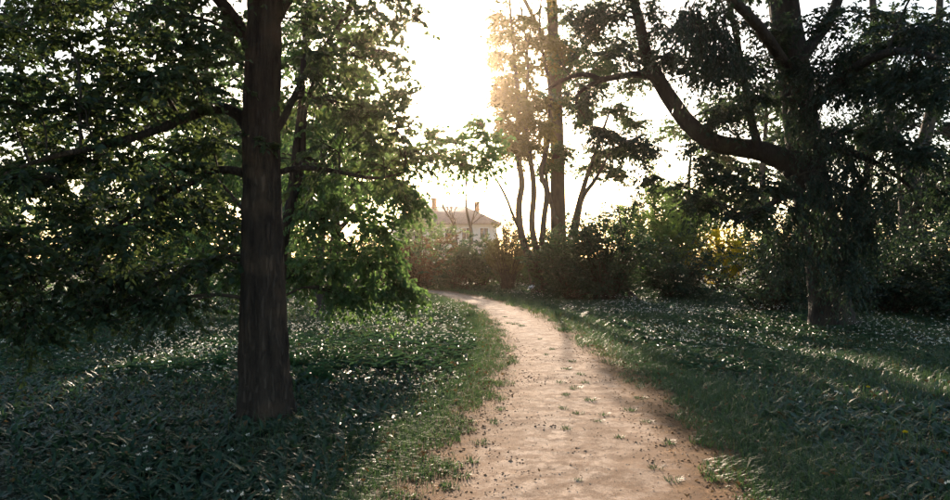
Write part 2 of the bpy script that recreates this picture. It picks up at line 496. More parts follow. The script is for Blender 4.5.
sm = n.new('ShaderNodeMath'); sm.operation = 'ADD'; l.new(nc_.outputs[0], sm.inputs[0]); l.new(nf.outputs[0], sm.inputs[1])
l.new(sm.outputs[0], bp.inputs['Height'])
pb = n.new('ShaderNodeBsdfPrincipled'); pb.inputs['Roughness'].default_value = .92; pb.inputs['Specular IOR Level'].default_value = .15
l.new(col, pb.inputs['Base Color']); l.new(bp.outputs[0], pb.inputs['Normal'])
out = n.new('ShaderNodeOutputMaterial'); l.new(pb.outputs[0], out.inputs[0])
M['path_earth'] = m

py_ = np.concatenate([np.arange(-6, 3.5, .3), np.arange(3.5, 10, .035), np.arange(10, 20, .09), np.arange(20, 39.5, .22)])
NX = 60
uu = np.linspace(0, 1, NX)
Lp = np.interp(py_, _g, XL) - .85; Rp = np.interp(py_, _g, XR) + .95
PX = Lp[:, None] * (1 - uu) + Rp[:, None] * uu; PY = np.repeat(py_[:, None], NX, 1)
sd = path_sd(PX, PY)


def path_z(x, y):
    s_ = path_sd(x, y)
    rel = (fbm(x * 1.6, y * 1.1, 3) - .5) * .034 + (fbm(x * 13, y * 13, 3) - .5) * .012
    return hgt(x, y) + .018 + rel * np.clip((y + 1) / 3, .2, 1)


PZ = path_z(PX, PY) - .16 * np.clip((sd - .45) / .35, 0, 1)
pm = MB(); ii = (np.arange(len(py_) - 1)[:, None] * NX + np.arange(NX - 1)[None]).ravel()
pm.add(np.stack([PX, PY, PZ], -1).reshape(-1, 3), np.stack([ii, ii + 1, ii + NX + 1, ii + NX], -1))
po = pm.build('path', 'path_earth', None, smooth=True); po['kind'] = 'structure'
a = po.data.attributes.new('edge', 'FLOAT', 'POINT'); a.data.foreach_set('value', sd.ravel().astype(np.float32))

# ------------------------------------------------------------------ ground cover


def scatter(d0, d1, dens, wide=1.12, xpad=.9):
    """uniform random points over the wedge of ground between two distances"""
    area = (d1 - d0) * (1.32 * wide * (d0 + d1) / 2 + 2 * xpad)
    k = int(area * dens)
    w0, w1 = .66 * wide * d0 + xpad, .66 * wide * d1 + xpad
    y = d0 + (d1 - d0) * rng.random(int(k * 1.6))
    acc = rng.random(len(y)) < (.66 * wide * y + xpad) / w1
    y = y[acc][:k]; x = (rng.random(len(y)) * 2 - 1) * (.66 * wide * y + xpad)
    return x, y


def blades(mb, x, y, z, h, w, lean, yaw, curve, simple=False):
    k = len(x)
    dx, dy = np.cos(yaw), np.sin(yaw)
    sx, sy = -dy, dx
    b = np.stack([x, y, z], -1)
    dirv = np.stack([dx, dy, np.zeros(k)], -1); sv = np.stack([sx, sy, np.zeros(k)], -1)
    upv = np.array([0, 0, 1.0])
    m_ = b + dirv * (h * lean * .35)[:, None] + upv * (h * .55)[:, None]
    t_ = b + dirv * (h * (lean + curve * .5))[:, None] + upv * (h * (1 - .3 * curve))[:, None]
    if simple:
        mb.add(np.stack([b - sv * (w / 2)[:, None], b + sv * (w / 2)[:, None], t_], 1), None, np.array([[0, 1, 2]]) + (np.arange(k) * 3)[:, None])
        return
    v = np.stack([b - sv * (w / 2)[:, None], b + sv * (w / 2)[:, None], m_ + sv * (w * .36)[:, None], m_ - sv * (w * .36)[:, None], t_], 1)
    bs = (np.arange(k) * 5)[:, None]
    mb.add(v, np.array([[0, 1, 2, 3]]) + bs, np.array([[3, 2, 4]]) + bs)


def garlic_leaves(mb, x, y, z, L, Wd, yaw, rise, droop, fine=True):
    k = len(x)
    dv = np.stack([np.cos(yaw), np.sin(yaw), np.zeros(k)], -1); sv = np.stack([-np.sin(yaw), np.cos(yaw), np.zeros(k)], -1)
    b = np.stack([x, y, z], -1)
    ts = [0, .35, .70, 1.0] if fine else [0, .5, 1.0]
    ws = [.22, 1.0, .74, 0] if fine else [.3, 1.0, 0]
    rows = []
    for t, wv in zip(ts, ws):
        c = b + dv * (L * .88 * t ** 1.15)[:, None] + np.array([0, 0, 1.0]) * (L * (rise * t - droop * t * t))[:, None]
        if wv == 0:
            rows.append(c[:, None])
        else:
            hw = (Wd * wv / 2)[:, None]; e = np.array([0, 0, 1.0]) * (Wd * wv * .16)[:, None]
            rows.append(np.stack([c - sv * hw + e, c, c + sv * hw + e], 1))
    v = np.concatenate(rows, 1); nv = v.shape[1]
    bs = (np.arange(k) * nv)[:, None, None]
    if fine:
        q = np.array([[0, 1, 4, 3], [1, 2, 5, 4], [3, 4, 7, 6], [4, 5, 8, 7]]); t = np.array([[6, 7, 9], [7, 8, 9]])
    else:
        q = np.array([[0, 1, 4, 3], [1, 2, 5, 4]]); t = np.array([[3, 4, 6], [4, 5, 6]])
    mb.add(v, (q[None] + bs).reshape(-1, 4), (t[None] + bs).reshape(-1, 3))


def garlic_mask(x, y):
    """share of wild garlic (0..1) against grass"""
    s_ = path_sd(x, y)
    nz = fbm(x * .33 + 3, y * .33 + 8, 3)
    left = x < np.interp(y, _g, (XL + XR) / 2)
    edge = np.where(left, np.clip((s_ - .55) / .5, 0, 1), np.clip((s_ - .9) / .5, 0, 1))
    dl = np.where(y < 14, .95, .42) + (nz - .5) * 1.8
    # right of the path: garlic in front, a band of grass, garlic again towards the trees
    dr = np.where(y < 7.6, .95, np.where(y < 11.5, .18, .78)) + (nz - .5) * 1.8
    return np.clip(np.where(left, dl, dr), 0, 1) * edge


def turf_ok(x, y, bias=0.0):
    s_ = path_sd(x, y) - np.where((y < 9) & (x > np.interp(y, _g, (XL + XR) / 2)), .2, 0)
    return s_ + (fbm(x * 1.9 + 11, y * 1.9 + 2, 3) - .5) * .55 > .02 + bias


TRUNKS = [(GX(266, 7.3), 7.3, .30), (GX(832, 16.4), 16.4, .55)]


def clear(x, y):
    ok = np.ones(len(x), bool)
    for tx, ty, tr in TRUNKS: ok &= (x - tx) ** 2 + (y - ty) ** 2 > tr ** 2
    return ok


gl = MB()
for d0, d1, dens, lod, sc in ((2.2, 5.8, 220, 0, 1.0), (5.8, 9.5, 180, 1, 1.0), (9.5, 18, 100, 2, 1.05), (18, 30, 60, 3, 1.2), (30, 44, 22, 3, 1.6)):
    x, y = scatter(d0, d1, dens)
    ok = (rng.random(len(x)) < garlic_mask(x, y)) & turf_ok(x, y, .15) & clear(x, y)
    x, y = x[ok], y[ok]; k_ = len(x)
    for k in range(4 if lod < 2 else 3):
        yaw = rng.random(k_) * 6.283
        xx = x + np.cos(yaw) * .012; yy = y + np.sin(yaw) * .012
        L = (.080 + .085 * rng.random(k_)) * sc * (.55 + .9 * fbm(x * .9 + 7, y * .9 + 50, 3)); Wd = L * (.20 + .10 * rng.random(k_))
        if lod < 2:
            garlic_leaves(gl, xx, yy, hgt(xx, yy) - .01, L, Wd, yaw, .75 + .5 * rng.random(k_), .35 + .55 * rng.random(k_), lod == 0)
        else:
            up_ = .15 + .5 * rng.random(k_)
            ax = np.stack([np.cos(yaw), np.sin(yaw), up_], -1)
            z_ = hgt(xx, yy) + .02 + .05 * rng.random(k_)
            leaves(gl, np.stack([xx, yy, z_], -1), ax, np.repeat([[0, 0, 1.0]], k_, 0), L, Wd * 1.15, lod == 2, .12, .30)
go = gl.build('wild_garlic', 'garlic', None, smooth=True, kind='stuff')
tag(go, 'glossy dark green wild garlic leaves carpeting the ground beside the path', 'ground cover')

gb = MB()
for d0, d1, dens, hs, ws in ((2.2, 7, 420, .13, .006), (7, 12, 300, .15, .008), (12, 20, 150, .17, .012), (20, 32, 50, .20, .021), (32, 46, 16, .24, .038)):
    x, y = scatter(d0, d1, dens * 2.4)
    gmk = garlic_mask(x, y)
    ok = (rng.random(len(x)) > gmk * .93) & turf_ok(x, y) & clear(x, y)
    x, y, gmk = x[ok], y[ok], gmk[ok]
    s_ = path_sd(x, y)
    tall = np.clip(.25 + s_ / 1.1, .32, 1) * (.55 + .9 * fbm(x * .8 + 5, y * .8, 2))
    k = len(x)
    h = hs * tall * (.6 + .8 * rng.random(k))
    blades(gb, x, y, hgt(x, y) - .012, h, ws * (.7 + .6 * rng.random(k)), .15 + .5 * rng.random(k), rng.random(k) * 6.283, .3 + .7 * rng.random(k), d0 > 10)
go = gb.build('grass', 'grass', None, kind='stuff')
tag(go, 'fine blue green grass growing in bands along both path edges', 'grass')

ge = MB()
for d0, d1, k0, hs, ws in ((3.2, 7, 30000, .055, .006), (7, 12, 26000, .06, .008), (12, 20, 18000, .075, .012), (20, 36, 12000, .10, .022)):
    y = d0 + (d1 - d0) * rng.random(k0); sgn = rng.random(k0) < .5
    off = 1.15 * rng.random(k0) ** .8 - .12
    x = np.where(sgn, np.interp(y, _g, XL) - off * 1.05, np.interp(y, _g, XR) + off * 1.1 + np.where(y < 9, .20, .06))
    cl_ = fbm(x * 3.1 + 70, y * 3.1 + 9, 3)
    ok = (off + (cl_ - .5) * .9 > .06) & clear(x, y)
    x, y, cl_ = x[ok], y[ok], cl_[ok]; k = len(x)
    h = hs * (.5 + .8 * rng.random(k)) * (.4 + 1.2 * cl_)
    zz = np.maximum(hgt(x, y), path_z(x, y) - .16 * np.clip((path_sd(x, y) - .45) / .35, 0, 1)) - .008
    blades(ge, x, y, zz, h, ws * (.8 + .6 * rng.random(k)), .2 + .7 * rng.random(k), rng.random(k) * 6.283, .4 + .6 * rng.random(k), d0 > 6)
tag(ge.build('edge_turf', 'turf', None, kind='stuff'), 'short dense green turf fraying into the dirt along the path', 'grass')

gd = MB()
x, y = scatter(3, 24, 26)
ok = (fbm(x * .5 + 60, y * .5 + 3, 3) > .52) & turf_ok(x, y, -.05) & clear(x, y)
x, y = x[ok], y[ok]; k = len(x)
blades(gd, x, y, hgt(x, y) - .01, .10 + .18 * rng.random(k), .004 + .0005 * y, .2 + .6 * rng.random(k), rng.random(k) * 6.283, .4 + .6 * rng.random(k))
tag(gd.build('dry_grass', 'grass_dry', None, kind='stuff'), 'thin straw coloured dry grass stalks among the green turf', 'grass')

# white umbels of the garlic
fl = MB(); fs = MB()
for d0, d1, dens, npet, sz in ((2.5, 10, 30, 8, .015), (10, 20, 34, 4, .019), (20, 40, 14, 3, .028)):
    x, y = scatter(d0, d1, dens * 1.8)
    pm_ = np.clip((fbm(x * .55 + 31, y * .55 + 17, 3) - .40) * 4.5, 0, 1)
    left = x < np.interp(y, _g, (XL + XR) / 2)
    pm_ = pm_ * np.where(left, .9, np.where(y > 11, .6, .15))
    shade = np.hypot(x - GX(266, 7.3) + .4, (y - 6.2) * .8) < 1.9
    ok = (rng.random(len(x)) < pm_) & (rng.random(len(x)) < np.clip(garlic_mask(x, y) + .25, 0, 1)) & turf_ok(x, y, .6) & clear(x, y) & ~(shade & (rng.random(len(x)) < .8))
    x, y = x[ok], y[ok]; k = len(x)
    z0 = hgt(x, y); hh = .17 + .10 * rng.random(k)
    lx = x + rng.normal(size=k) * .02; ly = y + rng.normal(size=k) * .02
    if d0 < 5:
        tubes(fs, np.stack([np.stack([x, y, z0], -1), np.stack([(x + lx) / 2, (y + ly) / 2, z0 + hh * .55], -1), np.stack([lx, ly, z0 + hh], -1)], 1), np.full((k, 3), .0022), 3)
    c = np.stack([lx, ly, z0 + hh], -1)[:, None].repeat(npet, 1).reshape(-1, 3)
    d = rand_unit(k * npet); d[:, 2] = np.abs(d[:, 2]) * .8 + .05; d = unit(d)
    S = sz * (.7 + .6 * rng.random(k * npet))
    leaves(fl, c + d * S[:, None] * .35, d, rand_unit(k * npet), S, S * .7, False, .15, .1)
tag(fl.build('garlic_flowers', 'petal_white', None, kind='stuff'), 'tiny white flower heads dotted over the wild garlic', 'flowers')
tag(fs.build('flower_stems', 'garlic', None, kind='stuff'), 'thin green stalks carrying the white garlic flowers', 'flower stems')

# crumbs, pebbles and leaf litter on the path
oct_v = np.array([[1, 0, 0], [-1, 0, 0], [0, 1, 0], [0, -1, 0], [0, 0, 1], [0, 0, -1]], float)
oct_t = np.array([[0, 2, 4], [2, 1, 4], [1, 3, 4], [3, 0, 4], [2, 0, 5], [1, 2, 5], [3, 1, 5], [0, 3, 5]])


def stones(mb, x, y, s):
    k = len(x); sc = s[:, None] * (.6 + .8 * rng.random((k, 3))); sc[:, 2] *= .6
    v = oct_v[None] * sc[:, None] * (.75 + .5 * rng.random((k, 6, 1)))
    th = rng.random(k) * 6.283; c_, s_ = np.cos(th)[:, None], np.sin(th)[:, None]
    v = np.stack([v[..., 0] * c_ - v[..., 1] * s_, v[..., 0] * s_ + v[..., 1] * c_, v[..., 2]], -1)
    v += np.stack([x, y, path_z(x, y) + s * .15], -1)[:, None]
    mb.add(v, None, (oct_t[None] + (np.arange(k) * 6)[:, None, None]).reshape(-1, 3))


def on_path(d0, d1, k, lo=-9, hi=.3):
    y = d0 + (d1 - d0) * rng.random(k) ** 1.4
    l_ = np.interp(y, _g, XL) - .4; r_ = np.interp(y, _g, XR) + .4
    x = l_ + (r_ - l_) * rng.random(k)
    s_ = path_sd(x, y); ok = (s_ > lo) & (s_ < hi)
    return x[ok], y[ok]


pbm = MB(); x, y = on_path(3.5, 11, 2800); stones(pbm, x, y, .0025 + .006 * rng.random(len(x)) ** 3)
tag(pbm.build('gravel', 'pebble', None, kind='stuff'), 'small pale stones and grit scattered on the sandy path', 'gravel')
cl = MB(); x, y = on_path(3.5, 13, 6500); kk = fbm(x * 1.6 + 3, y * 1.6, 3) + .12 * (path_sd(x, y) > -.3) > .53; x, y = x[kk], y[kk]
stones(cl, x, y, .004 + .011 * rng.random(len(x)) ** 2.5)
tag(cl.build('earth_crumbs', 'clod', None, kind='stuff'), 'brown crumbs of earth lying over the path', 'earth')
lt = MB(); x, y = on_path(3.5, 22, 9000, -9, .45); s_ = path_sd(x, y); kk = rng.random(len(x)) < np.clip(.03 + (s_ + .30) * 1.6, .03, 1); x, y = x[kk], y[kk]; k = len(x)
ax = rand_unit(k); ax[:, 2] *= .25
L = .010 + .028 * rng.random(k) ** 1.6
leaves(lt, np.stack([x, y, path_z(x, y) + .008], -1), ax, np.array([0, 0, 1.0]) + rng.normal(size=(k, 3)) * .3, L, L * .6, True, .2, .2)
tag(lt.build('leaf_litter', 'litter', None, kind='stuff'), 'dry brown leaf litter along the dirt edges of the path', 'leaf litter')

dl_ = MB(); x, y = scatter(3, 16, 16); ok = turf_ok(x, y, .1) & clear(x, y); x, y = x[ok], y[ok]; k = len(x)
ax = rand_unit(k); ax[:, 2] *= .4; L = .03 + .04 * rng.random(k)
leaves(dl_, np.stack([x, y, hgt(x, y) + .03 + .07 * rng.random(k)], -1), ax, np.array([0, 0, 1.0]) + rng.normal(size=(k, 3)) * .5, L, L * .6, True, .2, .25)
tag(dl_.build('fallen_leaves', 'litter', None, kind='stuff'), 'withered brown leaves caught among the garlic and grass', 'dead leaves')

# ------------------------------------------------------------------ trees
# 1 the big trunk by the garlic
D1 = 7.3
b = P(266, 420, D1); b[2] = hgt(b[0], b[1]) - .06


def rows(pts, d, up=1.0):
    o = []
    for q in pts:
        px, py, r = q[:3]; dp = q[3] if len(q) > 3 else d
        o.append([*P(px, py, dp), r])
    return np.array(o)


T1 = Tree('broadleaf_tree', 'tall dark trunked broadleaf tree standing in the wild garlic beside the path', b)
tr = rows([(267, 420, .245), (266, 385, .240), (264, 340, .234), (263, 290, .224), (262, 230, .208), (261, 160, .190), (262, 80, .178), (264, 0, .165), (266, -150, .150), (268, -350, .12), (262, -600, .08), (266, -850, .03)], D1)
tr[0, 2] = b[2]
T1.limb(tr, 240, 90, 'trunk', 'bark_near', .11, .26, furrow=.030)
T1.limb(rows([(256, 150, .085), (247, 126, .075), (234, 112, .062), (212, 108, .054), (185, 118, .047, 7.0), (150, 132, .040, 6.7), (100, 146, .032, 6.4), (40, 160, .020, 6.2), (-20, 185, .01, 6.0)], D1), 30, 10, mat='bark_near', wob=.05)
T1.limb(rows([(256, 182, .050), (240, 172, .045), (215, 170, .038), (190, 183, .032, 7.2), (150, 205, .025, 7.0), (100, 235, .018, 6.8), (40, 270, .010, 6.6)], D1), 26, 8, mat='bark_near', wob=.05)
T1.limb(rows([(258, 60, .08), (235, 20, .065), (190, -30, .05, 6.8), (120, -70, .035, 6.4), (50, -90, .02, 6)], D1), 24, 8, mat='bark_near', wob=.05)
T1.limb(rows([(268, 30, .07), (300, -20, .055, 7.2), (350, -60, .04, 7.0), (400, -70, .02, 6.8)], D1), 20, 8, mat='bark_near', wob=.05)
T1.limb(rows([(270, 140, .045), (283, 118, .040), (294, 96, .034, 7.5), (310, 66, .026, 7.7), (335, 30, .02, 7.9), (360, -10, .01, 8)], D1), 24, 8, mat='bark_near', wob=.05)
T1.limb(rows([(268, 175, .035), (300, 168, .030, 7.4), (335, 171, .024, 7.6), (375, 178, .017, 7.8), (405, 172, .008, 8)], D1), 20, 7, mat='bark_near', wob=.05)
T1.limb(rows([(266, -60, .09), (280, -120, .07, 6.4), (300, -160, .05, 5.4), (330, -180, .03, 4.6)], D1), 16, 8, mat='bark_near', wob=.05)
T1.limb(rows([(262, -40, .08), (230, -80, .07, 8.4), (180, -60, .05, 9.4), (120, -20, .03, 10.4)], D1), 16, 8, mat='bark_near', wob=.05)


def sungap(p):
    """open sky round the sun: no leaves reach in here"""
    x, y = pix(p)
    n_ = (vnoise(x / 26, y / 26) - .5) * 64
    gap = (x + n_ > 404) & (y < 118 + n_ * .4)
    gap |= (x + n_ > 428) & (y < 400)
    return ~gap


cs, rs = [], []
for px, py, d, r in [  # left mass
        (20, 20, 6.6, .75), (70, 55, 6.9, .75), (120, 15, 6.5, .8), (170, 50, 7.0, .75), (215, 15, 7.1, .7), (30, 110, 6.5, .75), (85, 110, 6.3, .7), (140, 95, 6.6, .7), (190, 78, 7.0, .6),
        (110, 165, 6.5, .7), (60, 180, 6.3, .6), (160, 165, 6.8, .65), (205, 140, 7.4, .5), (15, 240, 6.4, .65), (80, 235, 6.7, .7), (140, 230, 6.9, .65), (200, 215, 7.3, .5),
        (40, 290, 6.8, .65), (100, 285, 7.0, .65), (165, 275, 7.2, .6), (215, 262, 7.6, .45), (10, 310, 6.6, .6), (130, 305, 7.0, .5), (-40, 60, 6.5, .8), (-50, 160, 6.2, .8), (-40, 260, 6.4, .8),
        (60, -60, 6.4, .9), (150, -60, 6.8, .9), (230, -60, 7.2, .8), (10, -120, 6.2, .9),
        # right side
        (290, 20, 7.2, .55), (325, 45, 7.5, .55), (350, 10, 7.6, .5), (370, 60, 7.8, .45), (310, 95, 7.6, .5), (350, 105, 7.9, .5), (385, 115, 8.0, .38), (335, 150, 7.8, .45), (380, 160, 8.0, .4), (405, 150, 8.0, .25),
        (270, -60, 6.6, .8), (330, -70, 7.2, .7), (390, 15, 7.6, .32), (415, 5, 7.5, .26), (420, 92, 8.0, .26), (410, 62, 7.9, .26), (432, 84, 8.0, .2), (428, 20, 7.6, .2), (405, 105, 8.0, .25)]:
    cs.append(P(px, py, d)); rs.append(r)
T1.clump(cs[:30], rs[:30], nsec=7, nspray=9, nl=17, leaf=.068, full=True, slen=.42, droop=.35, flat=.62, hang=.25, keep=sungap)
T1.clump(cs[30:], rs[30:], nsec=7, nspray=5, nl=14, leaf=.066, full=True, slen=.48, droop=.40, flat=.35, hang=.55, keep=sungap, squash=.8)
cs, rs = [], []
for k in range(46):                        # the rest of the crown above and behind
    th = rng.random() * 6.283; z = 5.2 + 8.5 * rng.random(); rr = (1 - ((z - 8) / 6.5) ** 2) ** .5 * 3.4 * (.45 + .55 * rng.random())
    cs.append(np.array([b[0] + rr * math.cos(th), b[1] + .6 + rr * math.sin(th), z])); rs.append(.9)
T1.clump(cs, rs, nsec=6, nspray=5, nl=12, leaf=.15, full=False, slen=.6, droop=.35, flat=.62, hang=.25, keep=sungap)
# the little shoot on the trunk face
T1.clump([P(258, 146, 7.02)], [.16], nsec=4, nspray=3, nl=8, leaf=.07, slen=.16)
T1.done('leaf_linden')

# 2 the young tree behind it
D2 = 10.6
b2 = np.array([GX(277, D2), D2, 0.]); b2[2] = hgt(b2[0], b2[1]) - .05
T2 = Tree('hazel_tree', 'slender light green young tree leaning out behind the dark trunk', b2)
r_ = rows([(276, 365, .085), (279, 300, .080), (284, 240, .072), (291, 195, .065), (296, 150, .058), (301, 100, .045), (304, 40, .035), (310, -30, .02), (318, -90, .01)], D2); r_[0, 2] = b2[2]
T2.limb(r_, 40, 10, 'trunk', 'bark_near', .05, .2)
T2.limb(rows([(286, 225, .055), (294, 200, .05), (302, 160, .044), (305, 110, .035), (320, 60, .02)], D2), 20, 8, mat='bark_near', wob=.06)
T2.limb(rows([(288, 215, .04), (310, 210, .035, 10.8), (330, 225, .028, 11), (350, 245, .02, 11.1), (372, 268, .012, 11.2)], D2), 20, 7, mat='bark_near', wob=.06)
T2.limb(rows([(296, 150, .04), (330, 170, .032, 10.9), (360, 172, .026, 11), (395, 166, .020, 11.1), (425, 156, .016, 11.2), (455, 150, .012, 11.4), (490, 142, .007, 11.5)], D2), 20, 7, mat='bark_near', wob=.06)
T2.limb(rows([(280, 260, .04), (262, 235, .035, 10.9), (235, 200, .028, 11.2), (205, 165, .018, 11.5)], D2), 20, 7, mat='bark_near', wob=.06)
cs, rs = [], []
for px, py, d, r in [(310, 130, 11.0, .6), (345, 120, 11.2, .55), (330, 180, 10.9, .6), (370, 160, 11.3, .55), (395, 185, 11.2, .45), (310, 220, 10.8, .55), (350, 215, 11.0, .6), (385, 225, 11.1, .55),
                     (325, 262, 10.9, .55), (365, 265, 11.1, .55), (395, 262, 11.2, .4), (340, 292, 10.9, .35), (378, 293, 11.1, .35), (300, 275, 11.1, .4), (225, 170, 11.5, .55), (190, 150, 11.8, .6), (235, 225, 11.6, .5),
                     (200, 205, 11.7, .5), (300, 60, 10.8, .6), (340, 70, 11.1, .5), (320, 10, 10.8, .6), (300, 175, 11.4, .5), (230, 275, 11.6, .4), (415, 200, 11.3, .22), (402, 292, 11.2, .22)]:
    cs.append(P(px, py, d)); rs.append(r)


def gap2(p):
    x, y = pix(p); n_ = (vnoise(x / 18 + 9, y / 18) - .5) * 30
    return ~((x + n_ > 424) | ((x + n_ > 392) & (y < 112)) | ((x + n_ > 404) & (y > 206) & (y < 268)) | (y + n_ * .5 > 312))


T2.clump(cs, rs, nsec=8, nspray=9, nl=15, leaf=.075, full=True, slen=.42, droop=.5, flat=.4, hang=.6, keep=gap2)
T2.clump([P(425, 148, 11.2), P(440, 160, 11.3), P(455, 140, 11.3), P(470, 154, 11.4), P(484, 136, 11.5), P(494, 150, 11.5), P(478, 122, 11.5), P(462, 168, 11.4), P(488, 164, 11.5), P(436, 134, 11.3)],
         [.26, .20, .26, .24, .28, .24, .22, .18, .2, .18], nsec=6, nspray=5, nl=9, leaf=.075, slen=.34, flat=.45)
T2.done('leaf_hazel')


def auto_tree(name, label, px, d, height, r0, crown_r, crown_z0, leafmat, bark, n_cl, cl_r, nl=12, leaf=.12, keep=None, lean=0.0, group=None, nsec=7, nspray=7, slen=.6, squash_top=1.0, sides=9, full=False, hang=.2, twists=()):
    b_ = np.array([GX(px, d), d, 0.]); b_[2] = hgt(b_[0], b_[1]) - .08
    t_ = Tree(name, label, b_, group)
    nseg = 6
    pts = []
    for k in range(nseg + 1):
        f = k / nseg
        pts.append([b_[0] + lean * f * height + rng.normal() * .12 * (k > 0), b_[1] + rng.normal() * .12 * (k > 0), b_[2] + f * height * .95, r0 * (1 - f) ** .8 + .012])
    t_.limb(np.array(pts), 40, sides, 'trunk', bark, .05, .35)
    tp = smooth_path(np.array(pts), 40)
    for k in range(6):
        j = 12 + int(22 * rng.random()); a_ = tp[j]; th = rng.random() * 6.283; ln = crown_r * (.5 + .4 * rng.random())
        e = a_[:3] + np.array([math.cos(th) * ln, math.sin(th) * ln, ln * (.35 + .4 * rng.random())])
        m_ = (a_[:3] + e) / 2 + np.array([0, 0, .1 * ln])
        t_.limb(np.array([[*a_[:3], a_[3] * .55], [*m_, a_[3] * .36], [*e, .015]]), 14, 7, 'limb', bark, .0, wob=.1)
    cs_, rs_ = [], []
    zc = (crown_z0 + height) / 2; hz = (height - crown_z0) / 2
    for k in range(n_cl):
        v_ = rand_unit(1)[0] * (.35 + .65 * rng.random() ** .5)
        c_ = np.array([b_[0] + lean * zc, b_[1], zc]) + v_ * np.array([crown_r, crown_r, hz])
        cs_.append(c_); rs_.append(cl_r * (.7 + .6 * rng.random()))
    t_.clump(cs_, rs_, nsec=nsec, nspray=nspray, nl=nl, leaf=leaf, full=full, slen=slen, keep=keep, hang=hang, twigs=False)
    t_.done(leafmat, 'twig')
    return t_


# 3 trees of the left background
auto_tree('maple_tree', 'leafy green tree behind the drooping branches at the meadow edge', 95, 17, 9.0, .16, 3.0, 1.2, 'leaf_far', 'bark_far', 34, .95, 14, .12)
auto_tree('maple_tree', 'broad pale green tree at the back of the garlic meadow, left of the young tree', 205, 24, 10.5, .2, 3.4, 1.0, 'leaf_hazel', 'bark_far', 34, 1.1, 14, .16, slen=.7)
auto_tree('maple_tree', 'bushy green tree with short brown trunk where the meadow meets the shrubs', 334, 33, 9.5, .32, 2.9, 2.0, 'leaf_hazel', 'bark_far', 30, 1.1, 14, .18, keep=gap2, slen=.8)
auto_tree('maple_tree', 'dense background tree beyond the bare twigged tree', -60, 26, 10, .2, 3.6, 1.0, 'leaf_far', 'bark_far', 30, 1.2, 14, .18, slen=.8)
auto_tree('maple_tree', 'tall pale tree closing the meadow behind the dark trunk', 285, 42, 12, .3, 4.0, 1.6, 'leaf_far', 'bark_far', 24, 1.4, 14, .24, keep=gap2, slen=1.)


auto_tree('maple_tree', 'slim leafy green tree close behind the young light green tree', 322, 20, 8.5, .13, 2.5, 1.4, 'leaf_hazel', 'bark_far', 17, .85, 13, .13, keep=gap2, slen=.6)


# bare / sparse twigged tree generator
def twiggy(name, label, px, d, height, r0, spread, leafmat, leafy, leaf, levels=4, lean=0., seedk=1, nchild=3, clear_z=.35, nl=5, minr=.004):
    b_ = np.array([GX(px, d), d, 0.]); b_[2] = hgt(b_[0], b_[1]) - .05
    t_ = Tree(name, label, b_)
    pts = np.array([[b_[0] + lean * height * f ** 1.3 + rng.normal() * .03 * height * f, b_[1] + rng.normal() * .03 * height * f, b_[2] + height * f, r0 * (1 - f) ** .9 + .008] for f in np.linspace(0, 1, 6)])
    t_.limb(pts, 30, 8, 'trunk', 'bark_far', .04, .25)
    cur = [smooth_path(pts, 30)[int(30 * clear_z):]]
    ends = []
    for lv in range(levels):
        nxt = []
        for br in cur:
            for c in range(nchild + (3 if lv == 0 else 0)):
                j = int(len(br) * (.15 + .8 * rng.random())); a_ = br[j]
                tan = unit(br[min(j + 1, len(br) - 1), :3] - br[max(j - 1, 0), :3])
                ln = height * spread * (.62 ** lv) * (.6 + .7 * rng.random())
                dv = unit(tan * .75 + rand_unit(1)[0] * .75 + np.array([0, 0, .25]))
                m_ = a_[:3] + dv * ln * .5 + rng.normal(size=3) * .05 * ln; e = a_[:3] + dv * ln + np.array([0, 0, .12 * ln]) + rng.normal(size=3) * .08 * ln
                r1 = min(a_[3] * .6, r0 * .5 * .6 ** lv)
                p_ = smooth_path(np.array([[*a_[:3], max(r1, minr * 1.5)], [*m_, max(r1 * .7, minr * 1.2)], [*e, minr]]), 7)
                tubes(t_.br, p_[:, :3] - t_.base, p_[:, 3], 5 if lv < 2 else 3)
                nxt.append(p_)
        ends += nxt if lv >= levels - 2 else []
        cur = nxt
    if leafy:
        pp = np.array([e[int(7 * rng.random()), :3] for e in ends]); dv = np.array([unit(e[-1, :3] - e[0, :3]) for e in ends])
        kk_ = rng.random(len(pp)) < leafy
        sprays(t_.br, t_.lf, pp[kk_] - t_.base, unit(dv[kk_] + rand_unit(kk_.sum()) * .5), np.full(kk_.sum(), height * .04), nl, leaf, False, .2, .4)
    t_.done(leafmat, 'bark_far')
    return t_


twiggy('bare_tree', 'thin twiggy tree almost without leaves beside the drooping foliage', -20, 13, 6.6, .07, .28, 'leaf_far', .25, .07, 4, .05)
twiggy('bare_tree', 'small leafless tree with forked twigs in front of the house', 470, 58, 9.2, .20, .26, 'leaf_olive', .12, .16, 3, .0, clear_z=.25, minr=.022)
twiggy('bare_tree', 'crooked bare sapling slanting beside the house wall', 462, 52, 6.6, .13, .2, 'leaf_olive', .0, .1, 3, -.22, clear_z=.4, minr=.018)

# centre group: many stemmed tree and the thick straight one
D5 = 31.


def gap5(p):
    x, y = pix(p); n_ = (vnoise(x / 16 + 3, y / 16 + 7) - .5) * 40
    g_ = (x + n_ * .5 < 490)
    g_ |= (y + n_ > 172) & (x < 580)
    return ~g_


